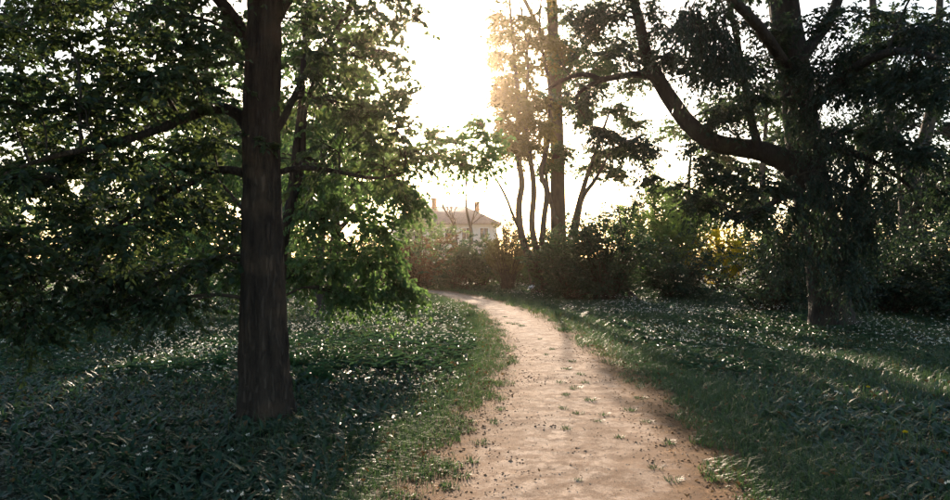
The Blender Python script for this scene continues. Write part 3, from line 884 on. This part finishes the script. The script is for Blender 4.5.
b5 = np.array([GX(538, D5), D5, 0.]); b5[2] = hgt(b5[0], b5[1]) - .1
T5 = Tree('multi_stemmed_tree', 'bare lower stems fanning from one base, leaves above tinted with orange sunlight, beside the path bend', b5)
for st in ([(536, 297, .17), (530, 262, .165), (521, 232, .15), (519, 205, .14), (522, 182, .13), (517, 150, .115), (518, 105, .10), (514, 50, .07), (508, -20, .04), (505, -70, .015)],
           [(538, 297, .16), (537, 258, .15), (532, 225, .13), (534, 190, .12), (530, 155, .11), (525, 120, .09), (528, 60, .06), (520, 0, .03)],
           [(541, 297, .15), (541, 258, .14), (544, 220, .125), (547, 192, .115), (541, 172, .11), (548, 142, .10), (550, 90, .08), (540, 30, .05), (545, -40, .02)],
           [(528, 250, .07), (515, 220, .06), (505, 195, .05), (492, 172, .035), (484, 160, .015)]):
    q = rows(st, D5); T5.limb(q, 40, 8, 'stem', 'bark_far', .05, .1)
cs = [P(px, py, d) for px, py, d in [(497, 20, 31), (510, 55, 31), (525, 20, 31.5), (500, 85, 31), (520, 95, 30.5), (535, 65, 31), (505, 115, 30.5), (515, 140, 30), (522, 142, 30), (510, 125, 30.6), (530, 125, 31), (495, -30, 31), (520, -50, 32), (545, -10, 31), (540, 100, 31.5), (528, 110, 30), (512, 150, 31), (535, 150, 31.5), (500, 100, 30), (515, -110, 32), (545, -90, 32), (488, 55, 31), (505, 35, 30.4), (522, 75, 32), (548, 40, 31), (498, 105, 31.6), (545, 125, 30.4), (530, 40, 30.5), (484, 95, 31)]]
T5.clump(cs, [1.15, 1.1, 1.15, 1.05, 1.1, 1.1, .9, .85, .7, .9, .9, 1.4, 1.4, 1.3, 1.0, .5, .6, .6, .7, 1.5, 1.5, .9, .9, 1., 1., .9, .8, 1., .8], nsec=9, nspray=8, nl=15, leaf=.155, full=False, slen=.6, flat=.5, keep=gap5)
T5.done('leaf_sun_glow', 'bark_far')
b6 = np.array([GX(559, 33), 33., 0.]); b6[2] = hgt(b6[0], b6[1]) - .1
T6 = Tree('tall_tree', 'thick straight grey trunk rising behind the dark evergreen bush', b6)
T6.limb(rows([(560, 296, .40), (559, 250, .36), (558, 200, .34), (557, 140, .31), (555, 70, .28), (552, 0, .24), (550, -90, .18), (552, -190, .08)], 33), 50, 12, 'trunk', 'bark_far', .07, .2)
T6.limb(rows([(562, 280, .16), (568, 250, .14), (577, 212, .13), (583, 190, .12), (590, 168, .10), (600, 140, .07), (612, 105, .04)], 33), 26, 8, 'limb', 'bark_far', .04)
T6.limb(rows([(563, 270, .13), (575, 235, .12), (582, 200, .10), (595, 180, .085), (606, 160, .06), (622, 130, .03)], 32.6), 26, 8, 'limb', 'bark_far', .04)
T6.limb(rows([(557, 225, .10), (549, 195, .085), (545, 160, .07), (545, 120, .05)], 32.5), 20, 8, 'limb', 'bark_far', .04)
T6.limb(rows([(556, 90, .13), (575, 60, .1), (600, 30, .08), (625, 0, .04)], 33), 20, 8, 'limb', 'bark_far', .04)
T6.limb(rows([(555, 60, .13), (540, 30, .1), (520, -10, .08), (500, -40, .04)], 33), 20, 8, 'limb', 'bark_far', .04)
cs = [P(px, py, d) for px, py, d in [(565, 15, 33), (585, 40, 33), (605, 10, 33), (575, 75, 33), (600, 70, 33.5), (560, 45, 32), (550, -40, 33), (590, -40, 33), (625, -20, 33), (555, 100, 32.4), (560, 150, 32.3), (625, 45, 33.5), (570, -110, 33), (530, -120, 33), (600, -110, 33), (610, 110, 33), (553, 165, 32.3), (585, 120, 33), (640, 80, 34), (568, 60, 32), (590, 90, 33), (612, 60, 34), (575, 100, 33), (600, 150, 33), (615, 175, 32.6), (592, 165, 33), (635, 120, 33.5), (628, 150, 33)]]
T6.clump(cs, [1.2, 1.2, 1.2, 1., 1., 1., 1.4, 1.4, 1.3, .8, .5, 1.2, 1.5, 1.5, 1.5, .8, .45, .7, .9, 1., .9, 1., .8, .6, .5, .5, .6, .6], nsec=9, nspray=8, nl=15, leaf=.155, full=False, slen=.65, flat=.5, keep=gap5)
T6.done('leaf_far', 'bark_far')

# 4 the great dark tree on the right
D7 = 16.4
b7 = P(832, 332, D7); b7[2] = hgt(b7[0], b7[1]) - .1
T7 = Tree('great_tree', 'massive dark tree right of the path with one huge limb bending sideways', b7)
q = rows([(832, 336, .48), (830, 310, .45), (826, 280, .43), (820, 235, .42), (812, 190, .41), (804, 140, .38), (798, 90, .36), (790, 40, .34), (783, -10, .31), (775, -90, .27), (770, -200, .2), (775, -330, .1), (770, -420, .03)], D7); q[0, 2] = b7[2]
T7.limb(q, 120, 44, 'trunk', 'bark_dark', .10, .38, furrow=.04)
T7.limb(rows([(806, 180, .28), (788, 163, .26), (765, 152, .235), (738, 147, .215), (712, 141, .20), (690, 124, .19), (672, 100, .175), (657, 76, .16), (647, 55, .14), (641, 25, .12), (632, -10, .09), (618, -60, .06), (610, -120, .02)], 16.2), 60, 20, 'limb', 'bark_dark', .07, wob=.02)
T7.limb(rows([(660, 80, .10), (645, 74, .085), (625, 75, .075), (603, 79, .066), (588, 74, .055), (572, 76, .045), (556, 84, .035), (545, 90, .02)], 15.9), 30, 9, 'limb', 'bark_dark', .05, wob=.06)
T7.limb(rows([(604, 79, .055), (590, 85, .050), (579, 93, .045), (577, 104, .035), (585, 118, .02), (582, 135, .010)], 15.9), 24, 8, 'limb', 'bark_dark', .05, wob=.05)
T7.limb(rows([(760, 150, .11), (752, 120, .09), (745, 80, .08), (738, 40, .07), (730, 0, .055), (722, -50, .03)], 16.0), 26, 9, 'limb', 'bark_dark', .05, wob=.06)
T7.limb(rows([(795, 65, .17), (815, 40, .14), (835, 10, .12), (850, -40, .09), (870, -100, .04)], 16.2), 24, 10, 'limb', 'bark_dark', .05, wob=.05)
T7.limb(rows([(800, 120, .16), (830, 90, .13, 15.4), (865, 62, .10, 14.4), (905, 50, .07, 13.4), (950, 60, .03, 12.5)], 16.2), 24, 10, 'limb', 'bark_dark', .05, wob=.05)
T7.limb(rows([(795, 80, .15), (770, 40, .12, 15.), (745, 10, .10, 13.8), (720, -10, .07, 12.6), (700, -10, .03, 11.6)], 16.2), 24, 10, 'limb', 'bark_dark', .05, wob=.05)
T7.limb(rows([(806, 150, .12), (840, 150, .09, 15.5), (880, 165, .06, 14.8), (915, 190, .03, 14.2)], 16.2), 24, 8, 'limb', 'bark_dark', .05, wob=.05)
T7.limb(rows([(812, 195, .10), (790, 195, .08, 15.6), (760, 210, .05, 15.), (735, 225, .02, 14.6)], 16.2), 24, 8, 'limb', 'bark_dark', .05, wob=.05)


def gap7(p):
    x, y = pix(p); n_ = (vnoise(x / 20 + 13, y / 20 + 2) - .5) * 44
    g_ = (np.hypot((x - 628) / 34, (y - 106) / 24) + n_ / 90 < 1)
    g_ |= (np.hypot((x - 590) / 30, (y - 60) / 14) + n_ / 90 < .8)
    g_ |= (np.hypot((x - 670) / 26, (y - 168) / 17) + n_ / 90 < 1)
    g_ |= (np.hypot((x - 715) / 20, (y - 95) / 20) + n_ / 90 < .8)
    g_ |= (np.hypot((x - 770) / 18, (y - 120) / 22) + n_ / 90 < .8)
    g_ |= (x + n_ < 560)
    return ~g_


cs, rs = [], []
for px, py, d, r in [(600, 20, 16, .8), (640, 10, 16, .8), (620, 50, 15.8, .5), (585, 95, 15.8, .45), (680, 30, 16, .8), (700, 70, 16, .7), (665, 60, 16.3, .5), (720, 20, 15.4, .8), (740, 70, 15.6, .7), (725, 120, 15.8, .6), (760, 100, 15.8, .6),
                     (690, 160, 15.8, .55), (640, 145, 15.8, .5), (610, 130, 16, .4), (650, 175, 15.8, .4), (720, 180, 15.6, .6), (760, 185, 15.5, .7), (745, 215, 15.2, .5), (700, 200, 15.4, .4), (775, 30, 15.6, .7),
                     (840, 20, 15, .8), (880, 50, 14.3, .8), (920, 30, 13.6, .9), (850, 85, 14.8, .8), (900, 95, 13.8, .8), (940, 90, 13, .7), (870, 130, 14.6, .7), (930, 150, 14, .7), (700, -30, 12.8, .9), (740, -30, 13.4, .9), (800, -40, 15, 1.1),
                     (650, -50, 16, 1.1), (600, -60, 16.4, 1.1), (870, -50, 15, 1.2), (940, -40, 13.6, 1.2), (560, 60, 16, .4), (575, 20, 16.4, .5), (960, 190, 14, .7), (890, 20, 16.5, .8), (800, 70, 15.5, .5)]:
    cs.append(P(px, py, d)); rs.append(r)
T7.clump(cs, rs, nsec=8, nspray=11, nl=15, leaf=.105, full=False, slen=.55, droop=.4, flat=.6, hang=.25, keep=gap7, ratio=.5)
cs, rs = [], []
for k in range(34):
    th = rng.random() * 6.283; z = 8.5 + 8 * rng.random(); rr = (1 - ((z - 10) / 7.2) ** 2) ** .5 * 5.4 * (.4 + .6 * rng.random())
    cs.append(np.array([b7[0] - 1 + rr * math.cos(th), b7[1] + rr * math.sin(th), z])); rs.append(1.4)
T7.clump(cs, rs, nsec=6, nspray=5, nl=14, leaf=.22, full=False, slen=.8, droop=.4, flat=.6, hang=.25, keep=gap7, ratio=.5)
# dark hanging sprays about the trunk
cs, rs = [], []
for px, py, d, r in [(800, 110, 15.3, .45), (830, 130, 15., .6), (855, 150, 14.8, .7), (815, 170, 15., .6), (845, 200, 14.8, .7), (800, 210, 15., .6), (825, 240, 14.9, .6), (865, 225, 14.8, .6), (790, 245, 14.9, .5), (850, 265, 14.8, .5), (710, 20, 12.5, .5), (730, 50, 12.6, .4), (690, 10, 12.4, .45),
                     (820, 60, 15., .7), (850, 40, 15, .7), (880, 170, 14.8, .7), (900, 130, 14.4, .7), (910, 60, 13.8, .7), (940, 20, 13, .6)]:
    cs.append(P(px, py, d)); rs.append(r)
T7.clump(cs, rs, nsec=9, nspray=9, nl=18, leaf=.085, full=False, slen=.7, droop=.5, flat=.3, hang=.8, hangdir=.75, from_below=False, ratio=.42, keep=gap7)
T7.done('leaf_dark', 'bark_dark')

# the forked tree behind it
D8 = 21.
b8 = np.array([GX(912, D8), D8, 0.]); b8[2] = hgt(b8[0], b8[1]) - .1
T8 = Tree('forked_tree', 'forked brown trunk standing in shade behind the great dark tree', b8)
q = rows([(914, 316, .36), (913, 280, .33), (911, 230, .31), (910, 185, .30)], D8); q[0, 2] = b8[2]
T8.limb(q, 30, 16, 'trunk', 'bark_far', .08, .3)
T8.limb(rows([(911, 195, .24), (918, 165, .21), (928, 130, .18), (936, 90, .15), (940, 30, .11), (945, -60, .05)], D8), 30, 12, 'limb', 'bark_far', .06)
T8.limb(rows([(910, 195, .22), (903, 165, .20), (894, 130, .17), (885, 80, .14), (875, 10, .10), (872, -70, .04)], D8), 30, 12, 'limb', 'bark_far', .06)
cs, rs = [], []
for px, py, d, r in [(880, 30, 21, 1.2), (940, 20, 21, 1.2), (910, 70, 21, 1.1), (960, 90, 21, 1.2), (860, 90, 21.5, 1), (950, 160, 21, 1), (880, -40, 21, 1.4), (940, -50, 21, 1.4), (985, 40, 21, 1.3), (930, 200, 20.5, .8), (975, 180, 20.5, 1.)]:
    cs.append(P(px, py, d)); rs.append(r)
T8.clump(cs, rs, nsec=8, nspray=7, nl=14, leaf=.14, full=False, slen=.7)
T8.done('leaf_dark', 'bark_far')


def gap9(p):
    x, y = pix(p); n_ = (vnoise(x / 18 + 1, y / 18 + 22) - .5) * 50
    return ~((x + n_ < 640) | ((np.hypot((x - 665) / 34, (y - 160) / 24) + n_ / 80 < 1)))


auto_tree('maple_tree', 'dense background tree behind the forsythia and the great limb', 765, 42, 13, .3, 4.2, 2.0, 'leaf_far', 'bark_far', 26, 1.4, 14, .26, keep=gap9, slen=.9)
auto_tree('maple_tree', 'shaded background tree between the great tree and the forked trunk', 868, 32, 12.5, .3, 4.2, 1.0, 'leaf_dark', 'bark_far', 28, 1.4, 14, .2, slen=.9)
auto_tree('maple_tree', 'shaded background tree beyond the forked trunk at the thicket edge', 985, 27, 11.5, .28, 4.0, .6, 'leaf_dark', 'bark_far', 28, 1.3, 14, .18, slen=.8)
auto_tree('maple_tree', 'slim pale tree rising behind the feathery light green shrub', 690, 46, 11, .2, 2.6, 2.5, 'leaf_hazel', 'bark_far', 18, 1.2, 12, .24, keep=gap9, slen=.9)


# unseen trees added beside and behind the viewpoint so their canopy shades the foreground
for x_, y_, lab in ((6.5, -3.0, 'unseen tall tree added to shade the garlic right of the viewpoint'), (-7.5, -1.5, 'unseen tall tree added to shade the garlic left of the viewpoint'), (10.5, 5.0, 'unseen tall tree added to shade the right grass band'), (-2.5, -10.0, 'unseen tall tree added for shade beside the path behind the viewpoint'), (4.5, -13.0, 'unseen tall tree added for shade across the path behind the viewpoint')):
    auto_tree('added_shade_tree', lab, 475 + x_ / y_ * F, y_, 14, .3, 5.0, 5.0, 'leaf_dark', 'bark_far', 26, 1.7, 12, .34, nspray=3, slen=1.0)


# ------------------------------------------------------------------ shrubs
def shrub(name, label, px, d, w, h, leafmat, n_stem=24, nl=16, leaf=.08, nspray=9, slen=.4, upright=.0, z0=.12, depth=None, full=False, hang=.15, flat=.4, arch=None, ratio=.5, group=None, stem_r=.022, droop=.25, cat='shrub', tip=None, keep=None, spread=1.0):
    b_ = np.array([GX(px, d), d, 0.]); b_[2] = hgt(b_[0], b_[1]) - .05
    t_ = Tree(name, label, b_, group, cat)
    depth = depth or w
    k = n_stem
    v_ = rand_unit(k) * (.5 + .5 * rng.random((k, 1)) ** .5)
    v_[:, 2] = np.abs(v_[:, 2]) if upright else v_[:, 2]
    nspray = int(nspray * 1.55); lump = .85 + .45 * rng.random((k, 1))
    en = b_ + np.array([0, 0, h * (.5 if not upright else .35)]) + v_ * lump * np.array([w / 2 * spread, depth / 2 * spread, h * (.5 if not upright else .62)])
    en[:, 2] = np.maximum(en[:, 2], b_[2] + z0 * h)
    st = b_ + np.stack([rng.normal(size=k) * w * .07, rng.normal(size=k) * depth * .07, np.zeros(k)], -1)
    mid = (st + en) / 2 + np.array([0, 0, .16 * h]) * (1 if not upright else .5) + rng.normal(size=(k, 3)) * .05 * w
    tt = np.linspace(0, 1, 7)[None, :, None]
    sec = st[:, None] * (1 - tt) ** 2 + 2 * mid[:, None] * tt * (1 - tt) + en[:, None] * tt ** 2
    tubes(t_.br, sec - b_, np.broadcast_to(np.linspace(stem_r, .006, 7), (k, 7)), 5)
    T = 1 - .68 * rng.random((k, nspray)) ** 1.35; T3 = T[:, :, None]
    sp = (st[:, None] * (1 - T3) ** 2 + 2 * mid[:, None] * T3 * (1 - T3) + en[:, None] * T3 ** 2).reshape(-1, 3)
    dv = unit(en - st)[:, None].repeat(nspray, 1).reshape(-1, 3) * .6 + rand_unit(k * nspray) * (.8 if not upright else .45)
    dv[:, 2] += .15 + upright
    dv = unit(dv)
    if keep is not None:
        ok = keep(sp); sp, dv = sp[ok], dv[ok]
    sprays(None, t_.lf, sp - b_, dv, slen * (.6 + .8 * rng.random(len(sp))), nl, leaf, full, droop, flat, hang, ratio=ratio)
    if arch:
        for a_ in arch:
            t_.limb(rows(a_, d), 24, 8, 'limb', 'bark_far', .05, wob=.06)
    t_.done(leafmat, 'twig', 'crown')
    return t_


shrub('round_shrub', 'russet tinged round shrub at the end of the sandy path', 424, 38, 3.8, 3.0, 'leaf_russet', 46, 13, .16, 7, .45)
shrub('round_shrub', 'dark green low shrub beside the russet shrub', 456, 36.5, 3.4, 2.6, 'leaf_yew', 46, 13, .16, 7, .45)
shrub('round_shrub', 'leafy green shrub standing behind the russet shrub near the house', 420, 47, 5.4, 5.0, 'leaf_hazel', 56, 13, .2, 7, .7)
shrub('round_shrub', 'mid green shrub between the dark low shrub and the olive broom', 482, 38.5, 3.2, 3.0, 'leaf_far', 46, 13, .16, 7, .45)
shrub('broom_bush', 'olive brown upright twiggy broom bush beside the little sign', 508, 34, 2.4, 3.5, 'leaf_olive', 80, 13, .13, 7, .55, upright=.9, ratio=.3)
shrub('round_shrub', 'pale low shrub at the foot of the many stemmed tree', 548, 31.0, 2.6, 3.2, 'leaf_far', 46, 13, .13, 7, .4)
shrub('evergreen_bush', 'large dark evergreen bush with arching bare stems at its foot', 606, 26.5, 3.7, 3.9, 'leaf_yew', 90, 16, .115, 10, .5, hang=.3, ratio=.42,
      arch=[[(640, 301, .06), (622, 285, .055), (605, 270, .045), (592, 252, .03), (585, 230, .015)], [(638, 302, .05), (615, 294, .045), (595, 292, .04), (572, 297, .025)], [(630, 300, .05), (624, 270, .045), (622, 235, .035), (618, 205, .02)]])
shrub('evergreen_bush', 'smaller dark evergreen bush in front of the thick straight trunk', 574, 27.5, 3.0, 3.1, 'leaf_yew', 60, 15, .12, 8, .45, hang=.3, ratio=.42)
shrub('feathery_shrub', 'tall feathery light green shrub behind the dark evergreen bush', 664, 33.5, 4.4, 5.4, 'leaf_feather', 100, 16, .19, 9, .8, upright=.35, ratio=.22, hang=.35, droop=.45)
shrub('feathery_shrub', 'lower green shrub filling the gap beside the forsythia', 676, 27.5, 3.6, 2.3, 'leaf_yew', 60, 15, .13, 8, .5, ratio=.3, hang=.3)
shrub('forsythia_bush', 'bright yellow flowering forsythia bush glowing in front of the thicket', 724, 32.5, 3.0, 3.1, 'petal_yellow', 64, 15, .12, 8, .5, upright=.5, ratio=.6)
shrub('laurel_bush', 'dark spreading laurel bush left of the great trunk', 778, 20, 3.0, 2.8, 'leaf_dark', 60, 14, .11, 8, .45, ratio=.4)
shrub('laurel_bush', 'low dark laurel bush behind the great trunk', 832, 22, 3.6, 2.8, 'leaf_dark', 60, 13, .13, 8, .5, ratio=.4)
shrub('laurel_bush', 'dark laurel bush under the forked trunk', 895, 19, 3.0, 2.3, 'leaf_dark', 60, 13, .12, 8, .45, ratio=.4)
shrub('laurel_bush', 'dark laurel bush with grey green sprays at the thicket end', 960, 18, 3.2, 3.0, 'leaf_dark', 60, 13, .12, 8, .45, ratio=.4)
shrub('laurel_bush', 'broad shaded bush deep in the thicket between trunks', 900, 28, 6.0, 4.4, 'leaf_dark', 60, 13, .20, 8, .7, ratio=.4)
shrub('laurel_bush', 'broad shaded bush behind the forsythia and laurel', 800, 36, 7.0, 4.4, 'leaf_dark', 64, 13, .22, 8, .8, ratio=.4)
shrub('laurel_bush', 'wide green bush at the back between evergreen and feathery shrubs', 630, 42, 11.0, 4.6, 'leaf_far', 80, 13, .27, 8, .8, ratio=.4)
shrub('round_shrub', 'green shrub behind the olive broom bush and the bare stems', 528, 41, 4.2, 2.6, 'leaf_far', 50, 13, .2, 7, .6)
shrub('round_shrub', 'low green hedge shrub along the back of the meadow behind the pale tree', 150, 33, 8.5, 3.9, 'leaf_hazel', 60, 13, .20, 8, .7)
shrub('round_shrub', 'low green hedge shrub at the meadow back near the twiggy tree', 10, 30, 8.5, 3.6, 'leaf_far', 60, 13, .20, 8, .7)
shrub('round_shrub', 'low green hedge shrub closing the meadow behind the young tree', 290, 41, 8.5, 4.2, 'leaf_hazel', 60, 13, .22, 8, .7)
shrub('round_shrub', 'green shrub beside the path end under the short trunked tree', 380, 43, 5.0, 3.2, 'leaf_far', 56, 13, .20, 8, .7)

# ------------------------------------------------------------------ house
HD = 80.
hx0, hx1 = GX(392, HD), GX(497, HD); eave, ridge = 5.5, 7.7
H = thing('house', 'cream walled house with grey hipped roof and brick chimneys beyond the shrubs', 'house', ((hx0 + hx1) / 2, HD, 0))
hb = np.array([(hx0 + hx1) / 2, HD, 0]); hw = (hx1 - hx0) / 2; hd_ = 4.5


def box(mb, c, s):
    c = np.asarray(c, float); s = np.asarray(s, float) / 2
    v = np.array([[x, y, z] for x in (-1, 1) for y in (-1, 1) for z in (-1, 1)]) * s + c
    mb.add(v, [[0, 1, 3, 2], [4, 6, 7, 5], [0, 4, 5, 1], [2, 3, 7, 6], [0, 2, 6, 4], [1, 5, 7, 3]])


M['plaster'] = noise_mat('plaster', (.58, .53, .44), (.66, .61, .52), 2)
M['slate'] = noise_mat('slate', (.10, .095, .10), (.17, .16, .16), 6, .7, .3)
M['brick'] = noise_mat('brick', (.30, .12, .07), (.40, .18, .10), 8)
M['frame_white'] = noise_mat('frame_white', (.66, .65, .62), (.72, .71, .68), 4, .6)
M['pane_glass'] = noise_mat('pane_glass', (.02, .025, .03), (.04, .045, .05), 2, .08, 0, .6)
mb = MB(); box(mb, (0, 4.5, eave / 2 - .1), (2 * hw, 9, eave + .2)); wall = mb.build('wall', 'plaster', H)
mb = MB(); o_ = .5
v = np.array([[-hw - o_, -o_, eave], [hw + o_, -o_, eave], [hw + o_, 9 + o_, eave], [-hw - o_, 9 + o_, eave], [-hw + 3.6, 4.5, ridge], [hw - 3.6, 4.5, ridge],
              [-hw - o_, -o_, eave - .18], [hw + o_, -o_, eave - .18], [hw + o_, 9 + o_, eave - .18], [-hw - o_, 9 + o_, eave - .18]])
mb.add(v, [[0, 1, 5, 4], [2, 3, 4, 5], [6, 7, 1, 0], [7, 8, 2, 1], [8, 9, 3, 2], [9, 6, 0, 3], [9, 8, 7, 6]], [[1, 2, 5], [3, 0, 4]])
roof = mb.build('roof', 'slate', H)
for cx_, cz in ((GX(477, HD) - hb[0], 8.0), (GX(432, HD) - hb[0], 8.5)):
    mb = MB(); box(mb, (cx_, 4.1, cz - .9), (.55, .55, 1.9)); box(mb, (cx_, 4.1, cz + .08), (.7, .7, .12)); mb.build('chimney', 'brick', roof)
for wx in (-4.6, -2.9, -1.2, .5, 2.4, 4.4):
    for wz in (1.9, 4.3):
        mb = MB()
        for sx, sz, ww, wh in ((-.48, 0, .10, 1.42), (.48, 0, .10, 1.42), (0, .66, .86, .10), (0, -.66, .86, .10), (0, 0, .05, 1.22)):
            box(mb, (wx + sx, -.03, wz + sz), (ww, .12, wh))
        wn = mb.build('window', 'frame_white', H)
        mb = MB(); box(mb, (wx, -.005, wz), (.86, .03, 1.22)); mb.build('pane', 'pane_glass', wn)
        mb = MB(); box(mb, (wx, -.08, wz - .76), (1.25, .22, .08)); mb.build('sill', 'frame_white', wn)

# ------------------------------------------------------------------ thin haze added for the glow round the sun
hm, n, l = newmat('glow_haze')
pv = n.new('ShaderNodeVolumePrincipled'); pv.inputs['Density'].default_value = 0.00034
pv.inputs['Color'].default_value = (1.0, .80, .60, 1); pv.inputs['Anisotropy'].default_value = .92  # warmth of the sun glow is put into the haze colour
out = n.new('ShaderNodeOutputMaterial'); l.new(pv.outputs[0], out.inputs['Volume'])
mb = MB(); box(mb, (0, 600, 14), (1900, 1900, 31)); hz_ = mb.build('haze', hm); hz_['kind'] = 'stuff'
tag(hz_, 'faint warm tinted haze added for the glow round the sun', 'haze')

# ------------------------------------------------------------------ little plant sign by the broom bush
sp_ = P(531, 287, 29.); sb = np.array([sp_[0], sp_[1], hgt(sp_[0], sp_[1]) - .03])
S = thing('plant_sign', 'small tilted white label plate on a thin stake by the broom bush', 'sign', sb)
M['sign_white'] = noise_mat('sign_white', (.70, .70, .66), (.80, .80, .77), 6, .5)
M['stake'] = noise_mat('stake', (.06, .05, .04), (.10, .085, .07), 9)
mb = MB(); zt = sp_[2] - sb[2]
tubes(mb, np.array([[0, 0, -.05], [0.005, 0, zt * .5], [0.012, 0, zt]]), np.array([.013, .012, .011]), 6); mb.build('stake', 'stake', S)
mb = MB(); k = 20; an = np.arange(k) * 2 * np.pi / k
for yy in (-.008, .008):
    mb.add(np.concatenate([np.stack([.15 * np.cos(an), np.full(k, yy), .085 * np.sin(an)], -1), [[0, yy, 0]]]), None, [[i, (i + 1) % k, k] for i in range(k)])
mb.add(np.concatenate([np.stack([.15 * np.cos(an), np.full(k, y_), .085 * np.sin(an)], -1) for y_ in (-.008, .008)]), [[i, (i + 1) % k, k + (i + 1) % k, k + i] for i in range(k)])
pl = mb.build('plate', 'sign_white', S); pl.location = (.012, -.02, zt); pl.rotation_euler = (R(-35), R(-28), 0)

# ------------------------------------------------------------------ individual plants


def tuft_mesh(name, nb, h, w, spread, mat):
    mb = MB(); yaw = rng.random(nb) * 6.283; rr = spread * rng.random(nb) ** .6
    blades(mb, np.cos(yaw) * rr, np.sin(yaw) * rr, np.full(nb, -.012), h * (.5 + .7 * rng.random(nb)), w * (.7 + .6 * rng.random(nb)), .2 + .6 * rng.random(nb), yaw + rng.normal(size=nb) * .6, .4 + .6 * rng.random(nb))
    return mb.mesh(name, mat)


def put(name, me, x, y, z, label, cat, group, s=1.0):
    o = bpy.data.objects.new(name, me); COL.objects.link(o)
    o.location = (float(x), float(y), float(z)); o.rotation_euler = (0, 0, rng.random() * 6.283); o.scale = (s, s, s)
    return tag(o, label, cat, group)


weed = [tuft_mesh('weed_tuft', 46, .05, .007, .06, 'grass') for k in range(4)]
for px, py, s in [(515, 325, 1.9), (522, 327, 1.6), (508, 324, 1.5), (505, 318, 1.3), (572, 362, 1.1), (566, 371, 1.2), (580, 376, 1.0), (560, 384, 1.1), (574, 390, 1.2), (585, 384, .9), (566, 397, 1.0), (590, 402, 1.1), (563, 410, .9), (578, 415, 1.0), (604, 417, .9), (566, 430, .9), (598, 424, .8),
                  (552, 350, 1.0), (546, 356, .9), (630, 412, 1.1), (646, 424, 1.0), (668, 446, 1.0), (640, 401, 1.2), (655, 470, .9), (672, 482, 1.0), (578, 482, .5), (470, 462, 1.1), (462, 478, 1.2), (480, 444, 1.1), (494, 424, 1.1), (500, 412, 1.1), (450, 490, 1.1), (618, 440, .8), (540, 340, 1.0)]:
    d = CH * F / (py - HOR); x = GX(px, d)
    put('weed_tuft', weed[int(rng.random() * 4)], x, d, path_z(x, d) if path_sd(x, d) < .3 else hgt(x, d), 'small weed tuft rooted in the bare sandy path', 'weed', 'weed tufts on the path', s)
tall = [tuft_mesh('grass_clump', 130, .42, .013, .20, 'grass') for k in range(3)]
for px, py, s in [(440, 310, 1.0), (425, 307, .9), (395, 308, 1.0), (452, 313, .8), (380, 306, .9), (330, 309, 1.1), (345, 306, .9), (362, 316, .8), (470, 318, .7), (560, 318, .7), (590, 316, .8), (640, 320, .8), (575, 322, .7), (300, 311, .9)]:
    d = CH * F / (py - HOR); x = GX(px, d)
    put('grass_clump', tall[int(rng.random() * 3)], x, d, hgt(x, d), 'taller blue green grass clump rising above the turf', 'grass clump', 'tall grass clumps', s)


def nettle(x, y, h, k, label, group):
    b_ = np.array([x, y, float(hgt(np.array([x]), np.array([y]))[0])])
    t_ = thing('nettle_clump', label, 'weed', b_, group)
    ms, ml = MB(), MB()
    for q_ in range(k):
        st = np.array([rng.normal() * .13, rng.normal() * .13, -.02]); en = st + np.array([rng.normal() * .05, rng.normal() * .05, h * (.6 + .5 * rng.random())])
        pts = st + (en - st) * np.linspace(0, 1, 5)[:, None]
        tubes(ms, pts, np.linspace(.004, .002, 5), 4)
        for f in np.linspace(.3, 1, 6):
            c = st + (en - st) * f; a0 = rng.random() * 6.283
            A = a0 + np.arange(4) * 1.571
            ax = np.stack([np.cos(A), np.sin(A), np.full(4, -.1 + .4 * (f > .9))], -1)
            L = np.full(4, .085 * (1.25 - .55 * f)) * (.8 + .4 * rng.random(4))
            leaves(ml, np.repeat(c[None], 4, 0), ax, np.repeat(np.array([[0, 0, 1.0]]), 4, 0) + rng.normal(size=(4, 3)) * .15, L, L * .62, True)
    ms.build('stems', 'nettle', t_, kind='stuff'); ml.build('foliage', 'nettle', t_, kind='stuff')


for px, py, k in [(300, 375, 9), (315, 388, 10), (328, 372, 6), (222, 372, 8), (178, 378, 6), (238, 390, 5)]:
    d = CH * F / (py - HOR); nettle(GX(px, d), d, .26, k, 'bright green nettle clump standing among the garlic near the dark trunk', 'nettle clumps by the trunk')


def dandelion(px, py, label):
    d = CH * F / (py + 14 - HOR) ; x = GX(px, d); b_ = np.array([x, d, float(hgt(np.array([x]), np.array([d]))[0])])
    t_ = thing('dandelion', label, 'flower', b_)
    h = .20
    mb = MB(); tubes(mb, np.array([[0, 0, -.01], [.01, 0, h * .5], [.015, 0, h]]), np.array([.003, .003, .003]), 5); mb.build('stem', 'grass', t_)
    mb = MB(); k = 60; dv = rand_unit(k); dv[:, 2] = np.abs(dv[:, 2]) * .6 + .1; dv = unit(dv)
    leaves(mb, np.repeat(np.array([[.015, 0, h]]), k, 0), dv, rand_unit(k), np.full(k, .024), np.full(k, .006), False); mb.build('flower_head', 'petal_yellow', t_)
    mb = MB(); k = 8; A = np.arange(k) * .785 + rng.random(k) * .4
    garlic_leaves(mb, np.zeros(k), np.zeros(k), np.zeros(k), .12 + .05 * rng.random(k), np.full(k, .028), A, np.full(k, .5), np.full(k, .4)); mb.build('foliage', 'grass', t_)


dandelion(866, 394, 'yellow dandelion in the grass band in front of the great tree')
dandelion(902, 450, 'yellow dandelion among the glossy garlic leaves right of the path')
